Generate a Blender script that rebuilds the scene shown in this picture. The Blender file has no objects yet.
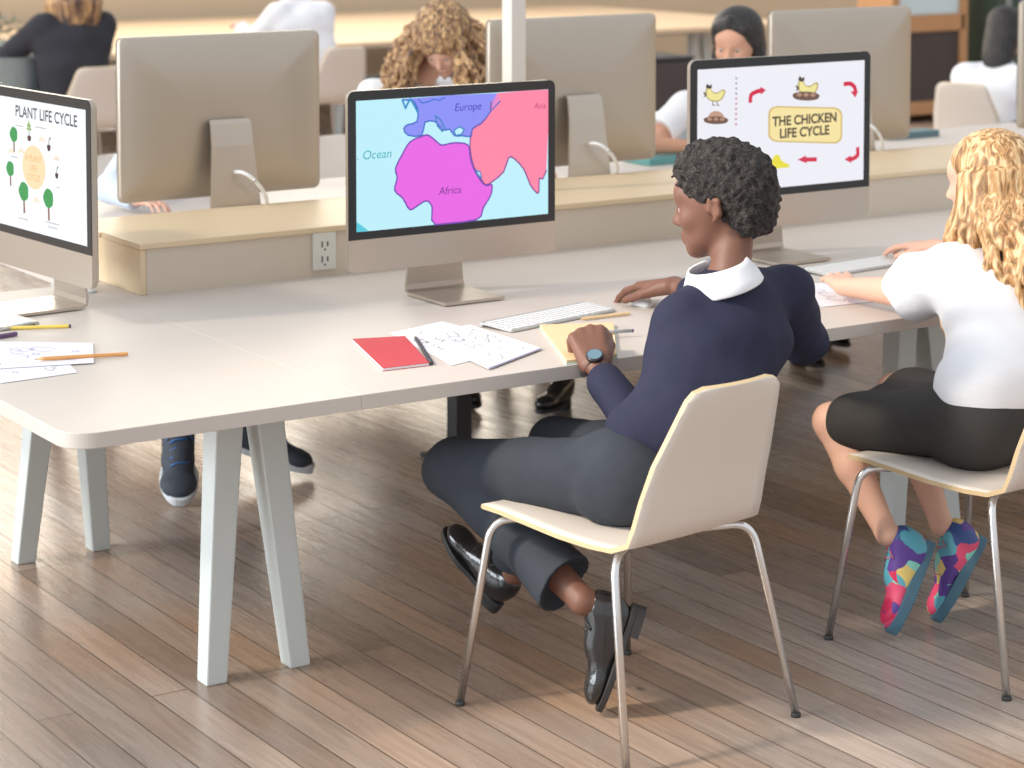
import bpy, bmesh, math, random
import numpy as np
from mathutils import Vector, Matrix
random.seed(4); rng = np.random.RandomState(7)
SC = bpy.context.scene
COL = SC.collection
PI = math.pi

# ------------------------------------------------------------------ camera
CAMH = 1.87
HEAD = math.radians(33.3); PIT = math.radians(4.0)
cam = bpy.data.cameras.new('camera'); cam_o = bpy.data.objects.new('camera', cam); COL.objects.link(cam_o)
cam.sensor_width = 36; cam.lens = 2280/1024*36
cam.shift_y = -(384-39)/1024
fwd = Vector((math.sin(HEAD)*math.cos(PIT), math.cos(HEAD)*math.cos(PIT), -math.sin(PIT)))
cam_o.location = (0, 0, CAMH)
cam_o.rotation_euler = fwd.to_track_quat('-Z', 'Y').to_euler()
cam.clip_start = .1; cam.clip_end = 200
cam.dof.use_dof = True; cam.dof.focus_distance = 5.35; cam.dof.aperture_fstop = 4.2
SC.camera = cam_o

# ------------------------------------------------------------------ colour and materials
def lin(c):
    c = c/255.
    return c/12.92 if c <= .04045 else ((c+.055)/1.055)**2.4
def rgb(*c): return (lin(c[0]), lin(c[1]), lin(c[2]), 1)
def nodes(name):
    m = bpy.data.materials.new(name); m.use_nodes = True
    nt = m.node_tree; b = nt.nodes['Principled BSDF']
    return m, nt, b
def mk(name, c, rough=.5, metal=0, var=.06, scale=12, bump=0., bscale=200, spec=.5, emit=0., coat=0., stretch=(1,1,1)):
    m, nt, b = nodes(name)
    N = nt.nodes.new; L = nt.links.new
    tc = N('ShaderNodeTexCoord'); mp = N('ShaderNodeMapping'); L(tc.outputs['Object'], mp.inputs[0]); mp.inputs['Scale'].default_value = stretch
    nz = N('ShaderNodeTexNoise'); nz.inputs['Scale'].default_value = scale; nz.inputs['Detail'].default_value = 4; L(mp.outputs[0], nz.inputs['Vector'])
    mx = N('ShaderNodeMix'); mx.data_type = 'RGBA'
    a = [max(0, x*(1-var)) for x in c[:3]]+[1]; d = [min(1, x*(1+var)) for x in c[:3]]+[1]
    mx.inputs[6].default_value = a; mx.inputs[7].default_value = d
    L(nz.outputs[0], mx.inputs[0]); L(mx.outputs[2], b.inputs['Base Color'])
    b.inputs['Roughness'].default_value = rough; b.inputs['Metallic'].default_value = metal
    b.inputs['Specular IOR Level'].default_value = spec
    b.inputs['Coat Weight'].default_value = coat
    if emit:
        L(mx.outputs[2], b.inputs['Emission Color']); b.inputs['Emission Strength'].default_value = emit
        b.inputs['Base Color'].default_value = (0,0,0,1)
        for l in list(nt.links):
            if l.to_socket == b.inputs['Base Color']: nt.links.remove(l)
    if bump:
        n2 = N('ShaderNodeTexNoise'); n2.inputs['Scale'].default_value = bscale; n2.inputs['Detail'].default_value = 3; L(mp.outputs[0], n2.inputs['Vector'])
        bp = N('ShaderNodeBump'); bp.inputs['Strength'].default_value = bump; bp.inputs['Distance'].default_value = .01
        L(n2.outputs[0], bp.inputs['Height']); L(bp.outputs[0], b.inputs['Normal'])
    return m
def hairmat(name, c1, c2, c3, scale=60, rough=.5, stretch=(1,1,.12), bump=.6, dist=2.0):
    m, nt, b = nodes(name); N = nt.nodes.new; L = nt.links.new
    tc = N('ShaderNodeTexCoord'); mp = N('ShaderNodeMapping'); mp.inputs['Scale'].default_value = stretch
    L(tc.outputs['Object'], mp.inputs[0])
    nz = N('ShaderNodeTexNoise'); nz.inputs['Scale'].default_value = scale; nz.inputs['Detail'].default_value = 5; nz.inputs['Distortion'].default_value = dist
    L(mp.outputs[0], nz.inputs['Vector'])
    cr = N('ShaderNodeValToRGB'); e = cr.color_ramp.elements
    e[0].position = .36; e[0].color = c1; e[1].position = .64; e[1].color = c3
    k = e.new(.5); k.color = c2
    L(nz.outputs[0], cr.inputs[0]); L(cr.outputs[0], b.inputs['Base Color'])
    b.inputs['Roughness'].default_value = rough
    bp = N('ShaderNodeBump'); bp.inputs['Strength'].default_value = bump; bp.inputs['Distance'].default_value = .01
    L(nz.outputs[0], bp.inputs['Height']); L(bp.outputs[0], b.inputs['Normal'])
    return m

M = {}
M['table'] = mk('table_laminate', rgb(233,216,190), .38, var=.025, scale=3, spec=.35)
M['table_edge'] = mk('table_edge_band', rgb(205,196,188), .5, var=.03)
M['leg_white'] = mk('painted_white_wood', rgb(208,214,212), .45, var=.03, scale=8)
M['riser_wood'] = mk('pale_birch', rgb(226,204,170), .45, var=.05, scale=5, stretch=(.3,4,4))
M['riser_front'] = mk('cream_panel', rgb(212,200,184), .5, var=.03, scale=6)
M['plastic_white'] = mk('white_plastic', rgb(225,226,224), .35, var=.02)
M['chair_white'] = mk('white_laminate_shell', rgb(226,216,206), .42, var=.025, scale=4)
M['ply_edge'] = mk('pale_plywood_edge', rgb(214,190,150), .5, var=.1, scale=30, stretch=(1,1,8))
M['chrome'] = mk('chrome', rgb(226,226,226), .26, 1, var=.02)
M['rubber'] = mk('dark_rubber', rgb(62,62,62), .7, var=.05)
M['alu'] = mk('brushed_aluminium', rgb(196,186,174), .36, .75, var=.03, scale=5)
M['alu_back'] = mk('satin_aluminium_back', rgb(186,176,163), .38, .7, var=.02, scale=3)
M['bezel'] = mk('black_glass_bezel', rgb(50,50,52), .25, var=.03, spec=.4)
M['cable'] = mk('white_cable', rgb(232,232,232), .4, var=.02)
M['keys'] = mk('white_keys', rgb(236,238,238), .45, var=.02)
M['key_gap'] = mk('keyboard_aluminium', rgb(190,192,192), .4, .5, var=.03)
M['red_card'] = mk('red_cover', rgb(196,68,74), .55, var=.06, scale=30)
M['paper'] = mk('white_paper', rgb(233,233,240), .7, var=.02)
M['ink'] = mk('grey_pencil_line', rgb(150,150,165), .8, var=.1)
M['blue_ink'] = mk('violet_edge', rgb(165,160,215), .8, var=.1)
M['beige_paper'] = mk('beige_page', rgb(234,204,160), .7, var=.05, scale=20)
M['teal'] = mk('teal_cover', rgb(98,160,160), .5, var=.05)
M['pale_teal'] = mk('pale_teal_cover', rgb(170,208,208), .5, var=.05)
M['pencil_orange'] = mk('orange_pencil_paint', rgb(222,160,96), .4, var=.05)
M['pencil_yellow'] = mk('yellow_pencil_paint', rgb(236,206,96), .4, var=.05)
M['pencil_red'] = mk('red_pencil_paint', rgb(226,110,92), .4, var=.05)
M['wood_tip'] = mk('sharpened_wood', rgb(230,190,140), .7, var=.1)
M['graphite'] = mk('graphite', rgb(70,66,70), .5)
M['purple'] = mk('violet_plastic', rgb(112,84,128), .5)
M['black'] = mk('matte_black', rgb(58,57,58), .6, var=.05)
M['black_pen'] = mk('black_pen_plastic', rgb(60,58,66), .4, var=.05)
M['leather'] = mk('black_patent_leather', rgb(36,36,38), .16, var=.1, scale=25, bump=.15, bscale=60, coat=.6)
M['sole'] = mk('black_sole', rgb(50,48,48), .6)
M['navy'] = mk('navy_knit', rgb(46,48,68), .85, var=.12, scale=25, bump=.45, bscale=16, spec=.2)
M['charcoal'] = mk('charcoal_trouser_cloth', rgb(57,62,70), .8, var=.12, scale=18, bump=.45, bscale=15, spec=.25)
M['white_cloth'] = mk('white_cotton', rgb(236,238,244), .8, var=.04, scale=14, bump=.4, bscale=14, spec=.2)
M['dark_skirt'] = mk('dark_grey_skirt_cloth', rgb(62,60,59), .85, var=.1, scale=16, bump=.4, bscale=15, spec=.2)
M['black_cloth'] = mk('black_jumper', rgb(58,58,64), .9, var=.1, bump=.3, bscale=300, spec=.2)
M['denim'] = mk('dark_blue_denim', rgb(54,66,98), .85, var=.15, scale=30, bump=.3, bscale=400)
M['grey_cloth'] = mk('grey_wool_sock', rgb(120,130,142), .9, var=.1, bump=.3, bscale=300)
M['skin_dark'] = mk('deep_brown_skin', rgb(122,84,69), .5, var=.12, scale=9, spec=.45)
M['skin_light'] = mk('fair_skin', rgb(224,178,156), .5, var=.06, scale=9, spec=.4)
M['skin_mid'] = mk('tan_skin', rgb(208,158,132), .5, var=.06, scale=9, spec=.4)
M['lips'] = mk('lip', rgb(150,92,84), .45)
M['eye_white'] = mk('eye_white', rgb(190,180,174), .3)
M['eye_dark'] = mk('dark_iris', rgb(48,40,38), .2)
M['hair_black'] = hairmat('short_black_curls', rgb(26,24,24), rgb(42,38,37), rgb(74,66,62), 90, .75, (1,1,1), .9, 1.5)
M['hair_straight_black'] = hairmat('black_straight_hair', rgb(22,20,22), rgb(34,31,31), rgb(56,50,50), 60, .5)
M['hair_blonde'] = hairmat('wavy_blonde_hair', rgb(132,98,66), rgb(196,150,100), rgb(232,204,160), 42, .5, (1,1,.16), .3)
M['hair_curly'] = hairmat('curly_light_brown_hair', rgb(88,66,54), rgb(156,118,84), rgb(214,178,128), 38, .6, (1,1,.5), .9, 2.5)
M['hair_brown'] = hairmat('long_brown_blonde_hair', rgb(66,52,46), rgb(134,98,72), rgb(206,164,112), 34, .5, (1,1,.08))
M['watch_dial'] = mk('blue_grey_watch_glass', rgb(110,140,156), .2, .3)
M['watch_case'] = mk('dark_watch_case', rgb(66,60,64), .3, .5)
M['sneaker_dark'] = mk('dark_sneaker_mesh', rgb(58,66,78), .7, var=.2, scale=40, bump=.3)
M['sneaker_blue'] = mk('blue_sneaker_lace', rgb(52,110,178), .6, var=.2)
M['sneaker_sole'] = mk('white_sneaker_sole', rgb(214,220,226), .6)
M['outlet'] = mk('socket_plastic', rgb(222,222,214), .35)
M['slot'] = mk('socket_slot', rgb(96,96,92), .5)
M['pole'] = mk('white_pole_paint', rgb(224,218,210), .4, var=.02)
M['wall'] = mk('warm_wall_paint', rgb(222,198,166), .8, var=.04, scale=2)
M['far_wood'] = mk('light_wood_worktop', rgb(226,200,168), .5, var=.05, scale=2, stretch=(.3,2,2))
M['cab_wood'] = mk('orange_brown_wood', rgb(190,142,100), .5, var=.08, scale=6, stretch=(3,3,.4))
M['cab_dark'] = mk('dark_cabinet_inset', rgb(70,62,62), .5, var=.25, scale=5)
M['green_dark'] = mk('dark_green_leaf', rgb(62,80,68), .5, var=.2)
M['plant'] = mk('green_leaf', rgb(96,134,84), .5, var=.2)
M['poster'] = mk('pale_blue_poster', rgb(206,222,228), .6, var=.05, scale=6)
M['pink'] = mk('pink_book', rgb(196,120,136), .6)
M['book_blue'] = mk('slate_blue_book', rgb(92,106,128), .6)
M['book_white'] = mk('white_book', rgb(226,230,232), .6)
M['book_grey'] = mk('grey_book', rgb(150,156,152), .6)
M['phone'] = mk('teal_grey_case', rgb(92,122,130), .4)

def glassmat():
    m, nt, b = nodes('clear_tumbler_glass')
    b.inputs['Base Color'].default_value = rgb(225,232,230); b.inputs['Roughness'].default_value = .05
    b.inputs['Transmission Weight'].default_value = .8; b.inputs['IOR'].default_value = 1.3
    return m
M['glass'] = glassmat()  # translucent wall of the bin
def emis(name, c, s=1.0):
    m, nt, b = nodes(name)
    b.inputs['Base Color'].default_value = (0,0,0,1); b.inputs['Roughness'].default_value = .3
    b.inputs['Specular IOR Level'].default_value = .2
    b.inputs['Emission Color'].default_value = c; b.inputs['Emission Strength'].default_value = s
    return m
def E(r,g,b_, s=1.0): 
    k = 'lit_%d_%d_%d' % (r,g,b_)
    if k not in M: M[k] = emis('lit_screen_colour_%d_%d_%d' % (r,g,b_), rgb(r,g,b_), s)
    return M[k]

def floor_mat():
    m, nt, b = nodes('worn_plank_floor'); N = nt.nodes.new; L = nt.links.new
    tc = N('ShaderNodeTexCoord'); mp = N('ShaderNodeMapping'); L(tc.outputs['Object'], mp.inputs[0])
    mp.inputs['Rotation'].default_value = (0,0,-PI/2)
    br = N('ShaderNodeTexBrick'); L(mp.outputs[0], br.inputs['Vector'])
    br.inputs['Scale'].default_value = 1; br.inputs['Brick Width'].default_value = 2.9; br.inputs['Row Height'].default_value = .092
    br.inputs['Mortar Size'].default_value = .0022; br.inputs['Mortar Smooth'].default_value = .3; br.inputs['Bias'].default_value = 0
    br.offset = .37; br.offset_frequency = 3
    br.inputs['Color1'].default_value = (0,0,0,1); br.inputs['Color2'].default_value = (1,1,1,1); br.inputs['Mortar'].default_value = (.5,.5,.5,1)
    cr = N('ShaderNodeValToRGB'); e = cr.color_ramp.elements
    e[0].position = 0; e[0].color = rgb(150,126,108)
    e[1].position = 1; e[1].color = rgb(192,156,128)
    for p, c in ((.25, rgb(166,142,124)), (.5, rgb(180,150,126)), (.7, rgb(160,130,106)), (.85, rgb(178,158,142))):
        k = e.new(p); k.color = c
    L(br.outputs['Color'], cr.inputs[0])
    # grain, long along the plank
    m2 = N('ShaderNodeMapping'); m2.inputs['Scale'].default_value = (1.5, 22, 1); L(mp.outputs[0], m2.inputs[0])
    g = N('ShaderNodeTexNoise'); g.inputs['Scale'].default_value = 2.2; g.inputs['Detail'].default_value = 9; g.inputs['Distortion'].default_value = .6; L(m2.outputs[0], g.inputs['Vector'])
    gr = N('ShaderNodeMapRange'); gr.inputs['To Min'].default_value = .62; gr.inputs['To Max'].default_value = 1.3; L(g.outputs[0], gr.inputs[0])
    # broad wear patches: greyer, paler areas
    w = N('ShaderNodeTexNoise'); w.inputs['Scale'].default_value = .9; w.inputs['Detail'].default_value = 3; L(mp.outputs[0], w.inputs['Vector'])
    wr = N('ShaderNodeMapRange'); wr.inputs['From Min'].default_value = .42; wr.inputs['From Max'].default_value = .62; L(w.outputs[0], wr.inputs[0])
    mxw = N('ShaderNodeMix'); mxw.data_type = 'RGBA'; L(wr.outputs[0], mxw.inputs[0]); L(cr.outputs[0], mxw.inputs[6])
    hs = N('ShaderNodeHueSaturation'); hs.inputs['Saturation'].default_value = .55; hs.inputs['Value'].default_value = .98; L(cr.outputs[0], hs.inputs['Color']); L(hs.outputs[0], mxw.inputs[7])
    mu = N('ShaderNodeMix'); mu.data_type = 'RGBA'; mu.blend_type = 'MULTIPLY'; mu.inputs[0].default_value = 1
    L(mxw.outputs[2], mu.inputs[6]); L(gr.outputs[0], mu.inputs[7])
    # knots
    v = N('ShaderNodeTexVoronoi'); v.inputs['Scale'].default_value = 4.2; m3 = N('ShaderNodeMapping'); m3.inputs['Scale'].default_value = (.8,1.5,1); L(mp.outputs[0], m3.inputs[0]); L(m3.outputs[0], v.inputs['Vector'])
    kr = N('ShaderNodeMapRange'); kr.inputs['From Min'].default_value = .03; kr.inputs['From Max'].default_value = .065; kr.inputs['To Min'].default_value = .42; L(v.outputs['Distance'], kr.inputs[0])
    mk_ = N('ShaderNodeMix'); mk_.data_type = 'RGBA'; mk_.blend_type = 'MULTIPLY'; mk_.inputs[0].default_value = 1; L(mu.outputs[2], mk_.inputs[6]); L(kr.outputs[0], mk_.inputs[7])
    mo = N('ShaderNodeMix'); mo.data_type = 'RGBA'; L(br.outputs['Fac'], mo.inputs[0]); L(mk_.outputs[2], mo.inputs[6]); mo.inputs[7].default_value = rgb(98,82,70)
    L(mo.outputs[2], b.inputs['Base Color'])
    rr = N('ShaderNodeMapRange'); rr.inputs['To Min'].default_value = .16; rr.inputs['To Max'].default_value = .40; L(g.outputs[0], rr.inputs[0]); L(rr.outputs[0], b.inputs['Roughness'])
    inv = N('ShaderNodeMath'); inv.operation = 'SUBTRACT'; inv.inputs[0].default_value = 1; L(br.outputs['Fac'], inv.inputs[1])
    bp = N('ShaderNodeBump'); bp.inputs['Strength'].default_value = .35; bp.inputs['Distance'].default_value = .003; L(inv.outputs[0], bp.inputs['Height'])
    b2 = N('ShaderNodeBump'); b2.inputs['Strength'].default_value = .12; b2.inputs['Distance'].default_value = .004; L(g.outputs[0], b2.inputs['Height']); L(bp.outputs[0], b2.inputs['Normal'])
    L(b2.outputs[0], b.inputs['Normal'])
    b.inputs['Specular IOR Level'].default_value = .5
    return m
M['floor'] = floor_mat()

def sneaker_colour():
    m, nt, b = nodes('rainbow_patterned_shoe'); N = nt.nodes.new; L = nt.links.new
    tc = N('ShaderNodeTexCoord'); nz = N('ShaderNodeTexNoise'); nz.inputs['Scale'].default_value = 14; L(tc.outputs['Object'], nz.inputs['Vector'])
    mx = N('ShaderNodeMix'); mx.data_type = 'VECTOR'; mx.inputs[0].default_value = .06; L(tc.outputs['Object'], mx.inputs[4]); L(nz.outputs['Color'], mx.inputs[5])
    v = N('ShaderNodeTexVoronoi'); v.inputs['Scale'].default_value = 26; L(mx.outputs[1], v.inputs['Vector'])
    sp = N('ShaderNodeSeparateColor'); L(v.outputs['Color'], sp.inputs[0])
    cr = N('ShaderNodeValToRGB'); cr.color_ramp.interpolation = 'CONSTANT'; e = cr.color_ramp.elements
    cols = [(0,rgb(92,60,150)),(.16,rgb(214,40,90)),(.36,rgb(90,170,190)),(.5,rgb(226,200,120)),(.62,rgb(60,86,150)),(.76,rgb(228,80,120)),(.9,rgb(140,216,200))]
    e[0].position, e[0].color = cols[0]; e[1].position, e[1].color = cols[1]
    for p, c in cols[2:]: k = e.new(p); k.color = c
    L(sp.outputs[0], cr.inputs[0]); L(cr.outputs[0], b.inputs['Base Color']); b.inputs['Roughness'].default_value = .5
    return m
M['sneaker_rainbow'] = sneaker_colour()
M['sneaker_rainbow_sole'] = mk('blue_teal_sole', rgb(74,112,132), .6, var=.4, scale=20)

# ------------------------------------------------------------------ object helpers
def tag(o, label=None, cat=None, group=None, kind=None):
    if label: o['label'] = label
    if cat: o['category'] = cat
    if group: o['group'] = group
    if kind: o['kind'] = kind
    return o
def empty(name, loc=(0,0,0), rz=0, label=None, cat=None, group=None):
    o = bpy.data.objects.new(name, None); COL.objects.link(o); o.location = loc; o.rotation_euler = (0,0,rz)
    o.empty_display_size = .1
    return tag(o, label, cat, group)
def link(name, me, mats, parent=None, smooth=False):
    if not isinstance(mats, (list, tuple)): mats = [mats]
    for m in mats: me.materials.append(m)
    if smooth:
        me.polygons.foreach_set('use_smooth', [True]*len(me.polygons)); me.update()
    o = bpy.data.objects.new(name, me); COL.objects.link(o)
    if parent is not None: o.parent = parent
    return o
class MB:
    def __init__(s): s.bm = bmesh.new()
    def add(s, vs, fs, mi=0, sm=False):
        bv = [s.bm.verts.new(v) for v in vs]
        for f in fs:
            try: q = s.bm.faces.new([bv[i] for i in f]); q.material_index = mi; q.smooth = sm
            except ValueError: pass
        return bv
    def box(s, lo, hi, bev=0, mi=0, rot=None, seg=2):
        c = [(lo[i]+hi[i])/2 for i in range(3)]; h = [(hi[i]-lo[i])/2 for i in range(3)]
        t = bmesh.new(); bmesh.ops.create_cube(t, size=1)
        bmesh.ops.scale(t, vec=[2*x for x in h], verts=t.verts)
        if bev: bmesh.ops.bevel(t, geom=list(t.edges), offset=bev, segments=seg, profile=.5, affect='EDGES')
        mt = Matrix.Translation(c)
        if rot is not None: mt = mt @ rot.to_4x4()
        s.merge(t, mt, mi); return s
    def merge(s, t, mt=None, mi=None, sm=None):
        if mt is not None: bmesh.ops.transform(t, matrix=mt, verts=t.verts)
        vm = {v: s.bm.verts.new(v.co) for v in t.verts}
        for f in t.faces:
            try:
                q = s.bm.faces.new([vm[v] for v in f.verts]); q.material_index = f.material_index if mi is None else mi
                q.smooth = f.smooth if sm is None else sm
            except ValueError: pass
        t.free()
    def tube(s, pts, r, n=12, mi=0, caps=True, sm=True):
        pts = [Vector(p) for p in pts]; rs = r if isinstance(r, (list, tuple)) else [r]*len(pts)
        rings = []; up = None
        for i, p in enumerate(pts):
            a = pts[max(0,i-1)]; b = pts[min(len(pts)-1,i+1)]; d = (b-a).normalized()
            if up is None:
                up = Vector((0,0,1)) if abs(d.z) < .9 else Vector((0,1,0))
            x = d.cross(up)
            if x.length < 1e-6: x = d.cross(Vector((1,0,0)))
            x.normalize(); y = x.cross(d).normalized(); up = y
            rings.append([p + x*math.cos(2*PI*k/n)*rs[i] + y*math.sin(2*PI*k/n)*rs[i] for k in range(n)])
        vs = [v for r_ in rings for v in r_]; fs = []
        for i in range(len(pts)-1):
            for k in range(n):
                fs.append((i*n+k, i*n+(k+1)%n, (i+1)*n+(k+1)%n, (i+1)*n+k))
        bv = s.add(vs, fs, mi, sm)
        if caps:
            for idx in (range(n-1,-1,-1), range((len(pts)-1)*n, len(pts)*n)):
                try: q = s.bm.faces.new([bv[i] for i in idx]); q.material_index = mi
                except ValueError: pass
        return s
    def lathe(s, prof, c=(0,0,0), n=24, mi=0, axis=None):
        vs = []; fs = []
        for (r, z) in prof:
            for k in range(n): vs.append((r*math.cos(2*PI*k/n), r*math.sin(2*PI*k/n), z))
        for i in range(len(prof)-1):
            for k in range(n): fs.append((i*n+k, i*n+(k+1)%n, (i+1)*n+(k+1)%n, (i+1)*n+k))
        mt = Matrix.Translation(c)
        if axis is not None: mt = mt @ Vector(axis).to_track_quat('Z','Y').to_matrix().to_4x4()
        vs = [mt @ Vector(v) for v in vs]
        bv = s.add(vs, fs, mi, True)
        for idx in (range(n-1,-1,-1), range((len(prof)-1)*n, len(prof)*n)):
            try: q = s.bm.faces.new([bv[i] for i in idx]); q.material_index = mi
            except ValueError: pass
        return s
    def prism(s, pts2, h0, h1, mp=None, mi=0, bev=0):
        """polygon pts2 (a,b) extruded along the third axis h0..h1; mp maps (a,b,h) to a point"""
        t = bmesh.new(); n = len(pts2)
        lo = [t.verts.new((a,b,h0)) for a,b in pts2]; hi = [t.verts.new((a,b,h1)) for a,b in pts2]
        t.faces.new(lo[::-1]); top = t.faces.new(hi)
        for i in range(n): t.faces.new((lo[i], lo[(i+1)%n], hi[(i+1)%n], hi[i]))
        bmesh.ops.recalc_face_normals(t, faces=t.faces)
        if bev:
            es = [e for e in t.edges if abs(e.verts[0].co.z-e.verts[1].co.z) < 1e-7]
            bmesh.ops.bevel(t, geom=es, offset=bev, segments=2, profile=.5, affect='EDGES')
        if mp:
            for v in t.verts: v.co = mp(v.co.x, v.co.y, v.co.z)
            bmesh.ops.recalc_face_normals(t, faces=t.faces)
        s.merge(t, None, mi); return s
    def build(s, name, mats, parent=None, fix=True):
        if fix: bmesh.ops.recalc_face_normals(s.bm, faces=s.bm.faces)
        me = bpy.data.meshes.new(name); s.bm.to_mesh(me); s.bm.free()
        return link(name, me, mats, parent)
def rrect(x0, y0, x1, y1, r, n=12):
    rr = r if isinstance(r, (list, tuple)) else [r]*4   # corners: (x1,y1),(x0,y1),(x0,y0),(x1,y0)
    out = []
    for (cx, cy, a0, q) in ((x1,y1,0,rr[0]),(x0,y1,90,rr[1]),(x0,y0,180,rr[2]),(x1,y0,270,rr[3])):
        sx = -1 if cx == x1 else 1; sy = -1 if cy == y1 else 1
        if q <= 0: out.append((cx,cy)); continue
        for k in range(n+1):
            a = math.radians(a0+90*k/n); out.append((cx+sx*q+q*math.cos(a), cy+sy*q+q*math.sin(a)))
    return out
def bez(p, n=8):
    """rounded polyline through points with given corner radii: p = [(pt, r)]"""
    out = []
    for i, (q, r) in enumerate(p):
        q = Vector(q)
        if i == 0 or i == len(p)-1 or r == 0: out.append(q); continue
        a = (Vector(p[i-1][0])-q).normalized(); b = (Vector(p[i+1][0])-q).normalized()
        A = q+a*r; B = q+b*r
        for k in range(n+1):
            t = k/n; out.append((1-t)**2*A+2*t*(1-t)*q+t*t*B)
    return out
def children(o): return [c for c in bpy.data.objects if c.parent == o]
def copy_tree(o, parent=None):
    c = o.copy(); COL.objects.link(c); c.parent = parent
    for ch in children(o): copy_tree(ch, c)
    return c
def text_mesh(s, size, font_offset=0):
    cu = bpy.data.curves.new('text', 'FONT'); cu.body = s; cu.size = size; cu.align_x = 'CENTER'; cu.align_y = 'CENTER'; cu.offset = font_offset
    o = bpy.data.objects.new('text', cu); COL.objects.link(o)
    bpy.context.view_layer.update()
    dg = bpy.context.evaluated_depsgraph_get()
    me = bpy.data.meshes.new_from_object(o.evaluated_get(dg))
    bpy.data.objects.remove(o); bpy.data.curves.remove(cu)
    return me

# ------------------------------------------------------------------ smooth implicit bodies
def V(*a): return np.array(a, float)
def nrm(a): a = np.asarray(a, float); return a/np.linalg.norm(a)
def cap(p0, r0, p1, r1, k=.02): return ('c', V(*p0), r0, V(*p1), r1, k)
def ell(c, r, R=None, k=.02): return ('e', V(*c), V(*r), R, k)
def sub(pr_): return ('s', pr_)
def dist(pr_, P):
    if pr_[0] == 's': return dist(pr_[1], P)
    if pr_[0] == 'c':
        _, a, ra, b, rb, k = pr_
        ab = b-a; L2 = max(ab@ab, 1e-12); t = np.clip(((P-a)@ab)/L2, 0, 1)
        return np.sqrt((((P-a)-t[:,None]*ab)**2).sum(1)) - (ra+(rb-ra)*t)
    if pr_[0] == 'e':
        _, c, r, R, k = pr_
        q = P-c
        if R is not None: q = q@R
        k0 = np.sqrt(((q/r)**2).sum(1)); k1 = np.sqrt(((q/(r*r))**2).sum(1))
        return np.where(k1 > 1e-9, k0*(k0-1)/np.maximum(k1,1e-9), -r.min())
    if pr_[0] == 'h':   # half space: keeps the inside n.(p-c) < 0 as solid
        _, c, n, k = pr_
        return (P-c)@n
def bounds(pr_):
    if pr_[0] == 'c': _, a, ra, b, rb, k = pr_; return np.minimum(a-ra, b-rb), np.maximum(a+ra, b+rb)
    if pr_[0] == 'e': return pr_[1]-pr_[2].max(), pr_[1]+pr_[2].max()
    return None
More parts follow.
